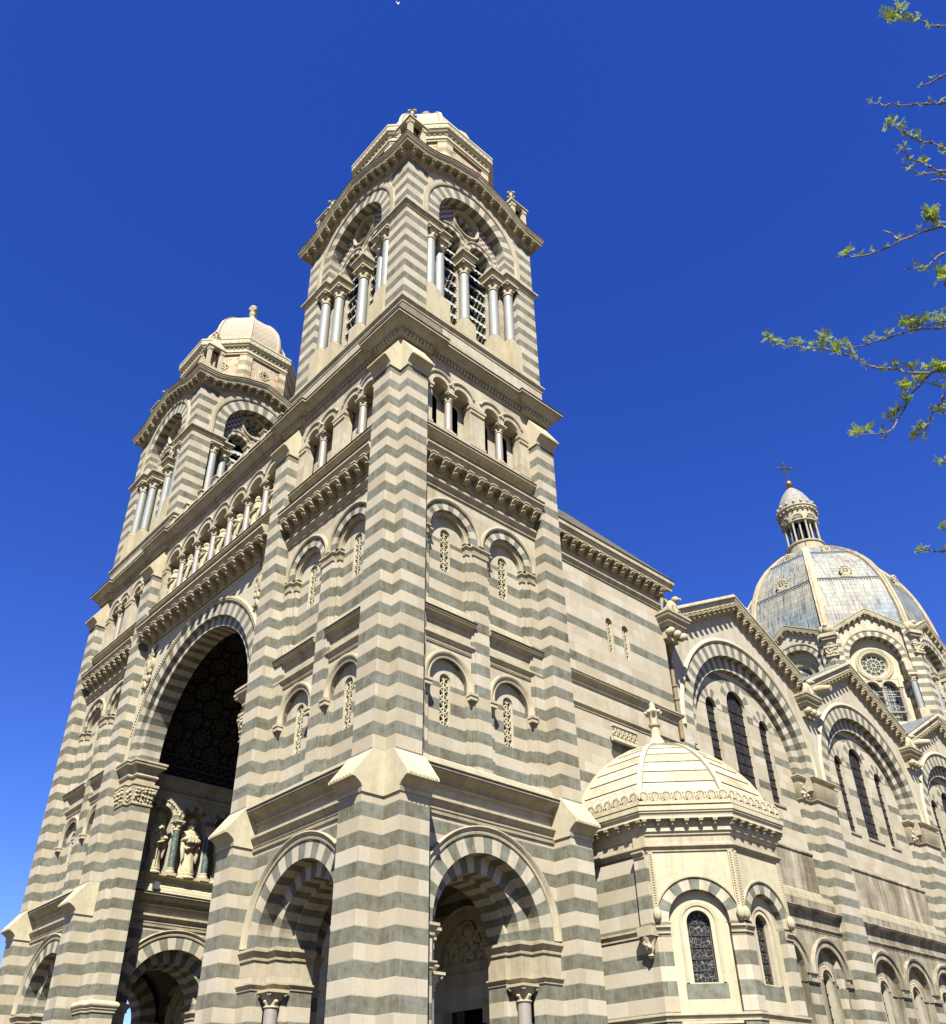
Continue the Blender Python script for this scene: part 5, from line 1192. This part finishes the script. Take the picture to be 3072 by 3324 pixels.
for F in DF:
    if F.N.x > .5 or F.N.y > .5: continue
    mb = MB(); ring(mb, F, 0, 45.3, 2.78, 3.4, -.85, .004, 23, V2[::-1]); arc_mould(mb, F, 0, 45.3, [(3.38, 0), (3.4, .07), (3.52, .1), (3.56, 0)], 36, 'trim')
    for s in (-1, 1): a, e = sorted((s * 2.6, s * 3.45)); box(mb, F, a, e, -.88, .12, 44.75, 45.1, 'trim'); a, e = sorted((s * 2.7, s * 3.45)); box(mb, F, a, e, -.6, .3, 43.6, 44.75, 'vcream')
    dp('drum_arch', mb)
    mb = MB(); arc_mould(mb, F, 0, 44.95, [(1.2, -1.2), (1.4, -.9), (1.45, -.78), (1.6, -.74), (1.8, -.76), (1.9, -.7), (2.0, -.74), (2.02, -.85)], 40, 'trim', 0, 2 * pi)
    for q in range(48): t = 2 * pi * q / 48; ball(mb, F(1.72 * cos(t), -.74, 44.95 + 1.72 * sin(t)), .06, 'carved', 6)
    fill(mb, F, -1.2, arcs(0, 1.35, 24), lambda u: 44.95 - sqrt(max(0, 1.35 ** 2 - u * u)), lambda u: 44.95 + sqrt(max(0, 1.35 ** 2 - u * u)), 'glassblue')
    ring(mb, F, 0, 44.95, .22, .3, -1.2, -1.1, 16, ['white'], 0, 2 * pi)
    for q in range(12):
        t = 2 * pi * q / 12; tube(mb, [F(.3 * cos(t), -1.14, 44.95 + .3 * sin(t)), F(1.0 * cos(t), -1.14, 44.95 + 1.0 * sin(t))], .035, 'white', 6); t += pi / 12
        ring(mb, F, 1.06 * cos(t), 44.95 + 1.06 * sin(t), .25, .33, -1.2, -1.1, 10, ['white'], t * -1 + pi / 2, t * -1 + 3 * pi / 2) if 0 else ring(mb, F, 1.04 * cos(t), 44.95 + 1.04 * sin(t), .24, .31, -1.2, -1.1, 12, ['white'], 0, 2 * pi)
    dp('rose_window', mb)
    for c in (-.9, .9):
        mb = MB(); fill(mb, F, -1.35, [c - .74, c + .74], 37.5, 42.15, 'glassblue'); fill(mb, F, -1.35, arcs(c, .74, 12), 42.15, lambda u: 42.15 + sqrt(max(0, .74 ** 2 - (u - c) ** 2)), 'glassblue')
        for q in range(1, 8): z = 37.6 + .66 * q; box(mb, F, c - .74, c + .74, -1.33, -1.29, z - .03, z + .03, 'white')
        for q in (-.25, .25): box(mb, F, c + q - .025, c + q + .025, -1.33, -1.29, 37.5, 42.7, 'white')
        arc_mould(mb, F, c, 42.15, [(.74, -.85), (.76, -.72), (.86, -.7), (.98, -.74), (1.0, -.85)], 20, 'carved'); dp('window', mb)
    for c in (-1.82, 0, 1.82): link('window_column', PCOL, DR, F(c, -.5, 38.0), F.rz)
    for s in (-1, 1): link('drum_column', DCOL, DR, F(s * 3.08, .25, 37.9), F.rz)
    mb = MB(); pr = [(-.1, -.95), (.05, -.95), (.1, -.6), (.42, -.58), (.44, -.45), (.5, -.3), (.5, -.12), (.56, -.1), (.56, 0), (-2.5, .15)]; k = len(pr); us = [-DH - .2, 0, DH + .2]
    mb.add([F(u, d, dl(u) + z) for u in us for d, z in pr], [(a * k + j, a * k + j + 1, (a + 1) * k + j + 1, (a + 1) * k + j) for a in range(2) for j in range(k - 1)] + [tuple(range(k)), tuple(range(2 * k, 3 * k))], 'trim'); dp('gable_cornice', mb)
    n = 13; corbels(F, [(-4.2 + 8.4 * q / (n - 1), .08, dl(-4.2 + 8.4 * q / (n - 1)) - .58) for q in range(n)], (.26, .42, .40), DR)
for i, (x, y) in enumerate(octv(DA, DC)):
    if x > DC[0] + 6 and y > DC[1]: continue
    v = (Vector((x, y)) - Vector(DC)).normalized(); q = v.x, v.y; mb = MB()
    t0 = math.atan2(v.y, v.x); Fv = Fr((x, y, 0), (-v.y, v.x, 0), (v.x, v.y, 0))
    box(mb, Fv, -.75, .75, -.6, .62, 47.6, 47.9, 'trim'); box(mb, Fv, -.9, .9, -.6, .8, 47.9, 48.3, 'trim'); box(mb, Fv, -.62, .62, -.6, .5, 45.7, 46.6, 'carved'); box(mb, Fv, -.72, .72, -.6, .6, 46.6, 46.85, 'trim'); box(mb, Fv, -.68, .68, -.6, .56, 45.55, 45.72, 'trim')
    rr = random.Random(i)
    for k in range(14): ball(mb, Fv(rr.uniform(-.6, .6), .5, rr.uniform(45.8, 46.5)), .13, 'carved', 6)
    ball(mb, Fv(0, .4, 48.9), .5, 'carved', 10, (1, 1, 1.3)); ball(mb, Fv(0, .75, 49.2), .28, 'carved', 8)
    for s in (-1, 1): ball(mb, Fv(s * .45, .2, 48.9), .35, 'carved', 8, (1, 1, 1.5))
    dp('carved_corner', mb)
dprof = [(10.75, 48.6), (10.72, 49.8), (10.62, 51.2), (10.45, 52.6), (10.2, 54.0), (9.9, 55.4), (9.5, 56.8), (9.0, 58.1), (8.4, 59.4), (7.7, 60.5), (6.9, 61.6), (6.0, 62.6), (5.0, 63.6), (4.0, 64.5), (3.1, 65.1), (2.3, 65.5)]
mb = MB(); dome_shell(mb, dprof, DC, 'zinc'); dp('dome_roof', mb)
mb = MB(); dome_ribs(mb, dprof, DC, .8, .14, 'topcream'); dome_ribs(mb, dprof, DC, .26, .24, 'trim'); dp('dome_rib', mb)
mb = MB()
def dome_pt(z):
    for (r0, z0), (r1, z1) in zip(dprof, dprof[1:]):
        if z0 <= z <= z1: return r0 + (r1 - r0) * (z - z0) / (z1 - z0), math.atan2(r0 - r1, z1 - z0)
for z in (56.3, 61.9):
    r, sl_ = dome_pt(z)
    for F in octframes(r, DC):
        n = int(r * K8 * 2 / .34)
        for q in range(n): u = -r * K8 + .3 + (2 * r * K8 - .6) * (q + .5) / n; ball(mb, F(u, .03, z), .15, 'lead', 8, (.7, .7, 1)); box(mb, F, u - .17, u + .17, -.1, .05, z + .2, z + .3, 'lead')
dp('dome_band', mb)
for z, sc in ((57.5, 1.0), (62.8, .8)):
    r, sl_ = dome_pt(z)
    for F in octframes(r, DC):
        if F.N.x > .8 or F.N.y > .8: continue
        mb = MB(); F2 = Fr(F(0, .35, 0), F.U, F.N); R = .52 * sc
        box(mb, F2, -R * 1.1, R * 1.1, -1.4, .0, z - R * 1.1, z + R * .6, 'lead'); ring(mb, F2, 0, z, R * .62, R * 1.05, -1.2, .08, 20, ['carved'], 0, 2 * pi); fill(mb, F2, -.1, arcs(0, R * .7, 12), lambda u: z - sqrt(max(0, (R * .7) ** 2 - u * u)), lambda u: z + sqrt(max(0, (R * .7) ** 2 - u * u)), 'dark')
        for q in range(12): t = 2 * pi * q / 12; ball(mb, F2(R * 1.2 * cos(t), 0, z + R * 1.2 * sin(t)), .17 * sc, 'carved', 8)
        for q in range(4): t = q * pi / 2; tube(mb, [F2(0, .03, z), F2(R * .7 * cos(t), .03, z + R * .7 * sin(t))], .06 * sc, 'white', 6)
        box(mb, F2, -R * 1.2, R * 1.2, -.5, .12, z - R * 1.6, z - R * 1.15, 'carved'); dp('dome_oculus', mb)
# lantern
lc = (DC[0], DC[1], 0); mb = MB()
lathe(mb, [(2.7, 65.2), (2.7, 65.5), (2.5, 65.6), (2.36, 65.7), (2.36, 66.7), (2.5, 66.8), (2.52, 66.95), (2.4, 67.0), (2.4, 67.1), (.5, 67.1)], 'trim', lc, 32); lathe(mb, [(1.35, 67.0), (1.35, 71.2)], 'dark', lc, 16)
n = 16
lathe(mb, [(2.2, 70.3), (2.3, 70.32), (2.3, 71.9), (2.4, 71.95), (2.42, 72.1), (2.56, 72.2), (2.6, 72.45), (2.7, 72.5), (2.7, 72.7), (2.45, 72.75)], 'trim', lc, 32, cap=False); lathe(mb, [(1.6, 70.3), (2.2, 70.3)], 'trim', lc, 32, cap=False)
for q in range(24): t = 2 * pi * q / 24; ball(mb, (DC[0] + 2.55 * cos(t), DC[1] + 2.55 * sin(t), 72.05), .15, 'carved', 6)
for q in range(8):
    t = 2 * pi * q / 8 + pi / 8; Fl = Fr((DC[0] + 2.3 * cos(t), DC[1] + 2.3 * sin(t), 0), (-sin(t), cos(t), 0), (cos(t), sin(t), 0)); fill(mb, Fl, .03, arcs(0, .6, 12), 70.6, lambda u: 70.6 + sqrt(max(0, .6 ** 2 - u * u)), 'plaster')
    for k in range(11): a = pi * (k + .5) / 11; ball(mb, Fl(.62 * cos(a), .04, 70.6 + .62 * sin(a)), .09, 'carved', 6)
dp('lantern', mb)
LCOL = column_mb(.15, 0, 3.3, .4, 'greymarble', base=.35).mesh('lantern_column'); LCOL2 = column_mb(.15, 0, 3.3, .4, 'pinkmarble', base=.35).mesh('lantern_column')
for q in range(8):
    t = 2 * pi * q / 8; link('lantern_column', LCOL, DR, (DC[0] + 2.12 * cos(t), DC[1] + 2.12 * sin(t), 67.05)); t += pi / 8; link('lantern_column', LCOL2, DR, (DC[0] + 1.75 * cos(t), DC[1] + 1.75 * sin(t), 67.05))
mb = MB(); lathe(mb, [(2.45, 72.7), (2.4, 73.1), (2.28, 73.6), (2.1, 74.2), (1.85, 74.8), (1.5, 75.5), (1.1, 76.1), (.7, 76.6), (.4, 76.9)], 'lanterntile', lc, 28, uvw=2.2); dp('lantern_dome', mb)
mb = MB()
for q in range(16): t = 2 * pi * q / 16; ball(mb, (DC[0] + 2.42 * cos(t), DC[1] + 2.42 * sin(t), 73.25), .2, 'carved', 6, (1, 1, 1.3))
lathe(mb, [(.42, 76.8), (.5, 76.95), (.3, 77.1), (.42, 77.25), (.22, 77.4), (.3, 77.5), (.44, 77.75), (.44, 77.95), (.3, 78.2), (.1, 78.35)], 'bronze', lc, 16); dp('finial', mb)
mb = MB(); ca = rad(-42); A = Vector((cos(ca), sin(ca), 0)); c0 = Vector((DC[0], DC[1], 80.6)); up = Vector((0, 0, 1)); TL = 0
tube(mb, [(DC[0], DC[1], 78.3), (DC[0], DC[1], 81.65)], .10, 'iron'); tube(mb, [c0 - A * 1.05, c0 + A * 1.05], .10, 'iron')
for v in (A, -A, up):
    e = c0 + v * 1.0; ball(mb, e, .13, 'iron', 6); p = A if v is up else up
    for s in (-1, 1): ball(mb, e - v * .1 + p * s * .14, .1, 'iron', 6)
for q in range(8): t = q * pi / 4 + pi / 8; tube(mb, [c0 + (A * cos(t) + up * sin(t)) * .15, c0 + (A * cos(t) + up * sin(t)) * .55], .035, 'iron', 5); e = c0 + (A * cos(t) + up * sin(t)) * .42; ball(mb, e, .07, 'iron', 5)
ringp = [c0 + (A * cos(2 * pi * i / 16) + up * sin(2 * pi * i / 16)) * .36 for i in range(17)]; tube(mb, ringp, .03, 'iron', 5); dp('cross', mb)
mb = MB()
for s in (-.25, .25): tube(mb, [(DC[0] - 10.0 + s * .7, DC[1] - 2.0 - s, 53.5) if 0 else (DC[0] + (-r * cos(rad(22.5)) * 1.04), DC[1] - r * .36 + s, z) for r, z in [(x, y + .25) for x, y in dprof[6:]]] + [(DC[0] - 2.2, DC[1] - .8 + s, 69)], .035, 'iron', 5)
dp('roof_ladder', mb)
mb = MB(); F = [f for f in DF if f.N.x < -.5 and f.N.y < -.5][0]
for z in (38.9, 39.4, 40.6, 41.2, 42.6): tube(mb, [F(-2.4, .3, z), F(1.6, .3, z)], .035, 'steel', 6)
for u in (-2.3, -.2, 1.5): tube(mb, [F(u, .3, 37), F(u, .3, 42.8)], .035, 'steel', 6)
box(mb, F, -.9, 1.5, -.1, .35, 38.75, 38.85, 'rust'); tag(part('scaffold', mb, None), 'small steel scaffold at the tall windows of the crossing drum', 'scaffold')

# ------------------------------------------------------------------ tree at the right, seen by its budding twigs
RC = co.rotation_euler.to_matrix()
def at(px, py, dist):       # a point of the tree, taken from where it stands in the photograph at its real distance
    v = RC @ Vector((px - 1536, -(py - 1822.63), -2906.5)); return Vector((0, 0, 1.6)) + v.normalized() * dist
TREE = tag(link('tree', None, None, (9.4, 0.9, 0)), 'tree with thin budding twigs reaching in from the right across the blue sky', 'tree')
def q1(p): return (2400 + p[0] / 2.222, p[1] / 2.222)
def q2(p): return (2400 + p[0] / 2.105, 900 + p[1] / 2.105)
TW_ = [
 (q1, 9.2, [(1170, 115), (1300, 145), (1380, 182), (1493, 186)], [(1135, 95, 3), (1240, 118, 1), (1300, 112, 1.3), (1362, 198, 1)]),
 (q1, 9.6, [(1293, 625), (1330, 615), (1420, 575), (1493, 535)], [(1405, 558, 1), (1305, 620, .7)]),
 (q1, 9.0, [(935, 740), (1020, 745), (1060, 760), (1105, 742), (1200, 758), (1290, 745), (1400, 748), (1493, 742)], [(942, 742, 1), (1012, 722, .8), (1045, 770, .8), (1145, 750, .7), (1370, 725, .9), (1410, 735, .8), (1465, 720, .9), (1318, 762, .7)]),
 (q1, 9.4, [(1090, 880), (1120, 905), (1180, 940), (1200, 965), (1270, 1000), (1330, 1020), (1440, 1050), (1493, 1075)], [(1095, 880, 2), (1080, 905, 1.4), (1170, 905, 1.8), (1180, 965, 1), (1220, 965, 1.1), (1295, 978, 1.5), (1330, 1040, 1), (1460, 1050, 1), (1485, 1100, 1.5)]),
 (q1, 9.1, [(1125, 1072), (1190, 1090), (1245, 1150), (1330, 1175), (1420, 1225), (1493, 1230)], [(1200, 1058, 1.8), (1215, 1155, 1.2), (1335, 1162, 1.4)]),
 (q1, 9.5, [(1158, 1210), (1250, 1225), (1310, 1250), (1400, 1245), (1493, 1265)], [(1250, 1202, 1.4), (1305, 1255, .8), (1455, 1255, .9)]),
 (q1, 9.7, [(1370, 1300), (1440, 1290), (1493, 1300)], []),
 (q1, 8.8, [(705, 1855), (750, 1858), (800, 1845), (850, 1850), (1010, 1810), (1090, 1780), (1165, 1730), (1300, 1680), (1400, 1655), (1493, 1635)], [(792, 1812, 2), (855, 1842, .9), (875, 1825, 1.1), (950, 1805, .9), (1170, 1708, 1.2), (1300, 1655, 1), (1060, 1775, .8)]),
 (q1, 8.8, [(1040, 1660), (1100, 1680), (1145, 1725)], []),
 (q1, 8.9, [(1370, 1530), (1440, 1600), (1493, 1640)], [(1400, 1570, 2.4), (1355, 1520, 2), (1425, 1610, 2.2), (1370, 1580, 1.8)]),
 (q1, 9.3, [(1190, 1945), (1270, 1940), (1350, 1930), (1430, 1850), (1493, 1820)], [(1285, 1915, 1.5), (1330, 1940, 1.6), (1415, 1835, .9), (1465, 1975, 3)]),
 (q2, 9.2, [(1400, 20), (1415, 75)], [(1385, 8, 2), (1405, 215, 1)]),
 (q2, 8.7, [(190, 400), (240, 440), (310, 465), (400, 468), (450, 485), (560, 490), (640, 498), (680, 510), (790, 550), (880, 600), (960, 622), (1080, 628), (1130, 650), (1280, 655), (1380, 640), (1415, 632)],
  [(200, 405, 1.8), (215, 425, 1.5), (275, 438, 1.8), (320, 475, 1.1), (395, 435, 2), (430, 490, 1.2), (500, 465, 1.5), (560, 440, 1.4), (590, 425, 2.6), (650, 482, 2.4), (705, 455, 2), (760, 468, 1.5), (788, 520, 1.7), (862, 600, 1.3), (985, 612, 1.2), (970, 640, 1.1), (1075, 605, 1.9), (1190, 612, 1.6), (1200, 640, 1.4), (1280, 610, 1.4), (1350, 612, 2.4), (1390, 630, 2)]),
 (q2, 8.7, [(670, 495), (720, 480), (840, 468), (930, 435), (1000, 430), (1080, 390), (1170, 355), (1290, 352), (1415, 342)], [(865, 440, 1.2), (922, 415, 1.6), (1025, 385, 1.4), (1130, 325, 2.4), (1185, 330, 2.4), (1250, 328, 2.2), (1395, 330, 1.2)]),
 (q2, 8.8, [(1280, 335), (1340, 308), (1415, 297)], [(1305, 285, 2), (1380, 280, 2)]),
 (q2, 8.9, [(770, 1068), (850, 1078), (940, 1070), (1020, 1055), (1060, 1020), (1110, 935), (1160, 840), (1195, 775), (1250, 720), (1310, 660), (1370, 600), (1415, 575)], [(1240, 705, 2.5), (1120, 742, 2.4), (1165, 755, 1.8), (1130, 838, 2.5), (1080, 925, 2.5), (1110, 890, 1.2), (820, 1062, 2.5), (880, 1040, 1.8), (985, 1045, 1.2), (1050, 985, 1)]),
 (q2, 8.9, [(965, 1128), (1000, 1095), (1020, 1055)], []),
 (q2, 9.0, [(1270, 720), (1330, 735), (1415, 745)], [(1355, 720, 1.1), (1405, 745, 1.6)]),
 (q2, 9.1, [(1190, 1070), (1255, 1065), (1310, 980), (1330, 915), (1385, 850), (1415, 780)], [(1310, 900, 1.3), (1375, 910, 2), (1320, 975, 1.6), (1225, 1052, 2.6)]),
 (q2, 9.4, [(1385, 1262), (1415, 1265)], [(1380, 1258, 1.7)]),
 (q2, 9.4, [(1400, 1722), (1425, 1715)], [(1395, 1718, 2)]),
 (q2, 9.2, [(1200, 1885), (1300, 1865), (1365, 1875), (1415, 1865)], [(1222, 1865, 2), (1280, 1843, 1.2), (1405, 1850, 1)]),
]
LIMB = [at(3900, 3250, 9.3), at(3750, 2900, 9.25), at(3620, 2400, 9.2), at(3560, 1900, 9.2), at(3500, 1400, 9.15), at(3480, 900, 9.2), at(3470, 400, 9.3), at(3400, 60, 9.4)]
mb = MB(); b0 = Vector((9.4, .9, 0)); tube(mb, [b0, b0 + Vector((.02, .05, 1.2)), Vector(LIMB[0]) * .5 + (b0 + Vector((0, .1, 1.8))) * .5] + LIMB, [.2, .16, .12, .09, .075, .065, .055, .045, .035, .025, .015], 'bark', 9)
part('trunk', mb, TREE, -TREE.location)
rl = random.Random(21)
for k, (qf, dist, pts, cl) in enumerate(TW_):
    pp_ = [at(*qf(p_), dist + .12 * sin(k + j * .9)) for j, p_ in enumerate(pts)]
    end = qf(pts[-1])
    if end[0] > 3060:
        y = end[1]; tgt = min(LIMB, key=lambda v: (v - pp_[-1]).length + max(0, pp_[-1].z - v.z) * .0 + (0 if v.z < pp_[-1].z + .3 else 2)); pp_ += [pp_[-1].lerp(tgt, .5) + Vector((0, 0, .06)), tgt]
    n = len(pp_); mb = MB(); base = .0045 if len(pts) < 5 else .004
    kn = []; 
    for j in range(n - 1):
        kn.append(pp_[j])
        if j < len(pts) - 1: kn.append(pp_[j].lerp(pp_[j + 1], .5) + Vector((rl.uniform(-1, 1), rl.uniform(-1, 1), rl.uniform(-1, 1))) * .008)
    kn.append(pp_[-1]); m_ = len(kn)
    tube(mb, kn, [base * .8 + .008 * j / m_ for j in range(m_)], 'bark', 6)
    for j in range(1, m_ - 2, 2): ball(mb, kn[j], (base + .010 * j / m_) * 1.5, 'bark', 6); d_ = Vector((rl.uniform(-1, 1), rl.uniform(-1, 1), rl.uniform(-.4, 1))).normalized(); tube(mb, [kn[j], kn[j] + d_ * .035], [.004, .0015], 'bark', 4)
    br = part('branch', mb, TREE, -TREE.location)
    if not cl: continue
    mb = MB()
    for cx_, cy_, sz in cl:
        c0 = at(*qf((cx_, cy_)), dist + .12 * sin(k)); sz *= .023
        for q in range(int(4 + 200 * sz)):
            ax = Vector((rl.gauss(0, .7), rl.gauss(0, .7), rl.gauss(.55, .6))).normalized(); Ln = sz * rl.uniform(.8, 1.9); side = ax.cross(Vector((rl.uniform(-1, 1), rl.uniform(-1, 1), rl.uniform(-1, 1)))).normalized(); nl = 4
            o_ = c0 + Vector((rl.gauss(0, .35), rl.gauss(0, .35), rl.gauss(0, .25))) * sz - ax * sz * .2
            for t in range(1, nl + 1):
                for sg in (-1, 1):
                    p0 = o_ + ax * Ln * t / nl; dv = (side * sg + ax * .8).normalized(); ll = Ln * .42 * (1.15 - .12 * t); wv = dv.cross(ax.cross(side)).normalized() * ll * .27
                    mb.add([p0, p0 + dv * ll * .5 + wv, p0 + dv * ll, p0 + dv * ll * .5 - wv], [(0, 1, 2, 3)], 'leaf')
    part('foliage', mb, br)
# birds
g0 = at(1293, 12, 230); mb = MB(); cr_ = RC @ Vector((1, 0, 0)); cu_ = RC @ Vector((0, 1, 0)); f_ = RC @ Vector((0, 0, -1))
ball(mb, (0, 0, 0), .16, 'feather', 10, (1, 1, 2.2))
for s_, up_ in ((-1, .62), (1, .5)):
    a_, b_ = cr_ * s_ * .28 + cu_ * .22, cr_ * s_ * .34 + cu_ * up_
    if s_ < 0: b_ = cr_ * -.5 + cu_ * .66
    for e_ in (0, .03): mb.add([f_ * .14 + f_ * e_, -f_ * .18 + f_ * e_, a_ - f_ * .16 + f_ * e_, b_ + f_ * e_, a_ + f_ * .12 + f_ * e_], [(0, 1, 2, 3, 4)], 'feather')
tag(part('gull', mb, None, g0), 'tiny white gull gliding high above the near bell tower', 'bird')
mb = MB(); ball(mb, (0, 0, .2), .15, 'greyfeather', 10, (.8, 1.6, .9)); ball(mb, (0, .24, .36), .08, 'greyfeather', 8); tube(mb, [(0, .3, .36), (0, .37, .34)], [.02, .005], 'iron', 5); tube(mb, [(0, -.15, .2), (0, -.42, .12)], [.1, .05], 'greyfeather', 6)
for s_ in (-1, 1): tube(mb, [(s_ * .05, .02, .1), (s_ * .05, .04, -.04)], .012, 'rust', 4)
tag(part('pigeon', mb, None, (54.25, 25.6, 28.1), 1.2), 'grey pigeon perched on the stone creature between the first two gables', 'bird')

# ------------------------------------------------------------------ corbels: the 100 largest in view as parts, the rest as one
def cdist(c): p_ = c[1] + (FAR if c[3] == 'far' else Vector((0, 0, 0))); return c[0][0] / (p_ - CAMP).length
CQ.sort(key=cdist, reverse=True)
for key, pos, rz, par, off in CQ[:95]: link('corbel', CORB[key], TF if par == 'far' else par, pos, rz)
mb = MB(); mi = {}
for key, pos, rz, par, off in CQ[95:]:
    me = CORB[key]; M_ = Matrix.Translation(pos + (FAR if par == 'far' else Vector((0, 0, 0)))) @ Matrix.Rotation(rz, 4, 'Z')
    mb.add([M_ @ v.co for v in me.vertices], [tuple(p_.vertices) for p_ in me.polygons], 'carved')
tag(lvl2('corbel_rows', mb), kind='stuff')

# ------------------------------------------------------------------ ground
mb = MB(); mb.add([(-900, -900, 0), (1500, -900, 0), (1500, 1500, 0), (-900, 1500, 0)], [(0, 1, 2, 3)], 'paving'); tag(part('ground', mb, None), kind='structure')
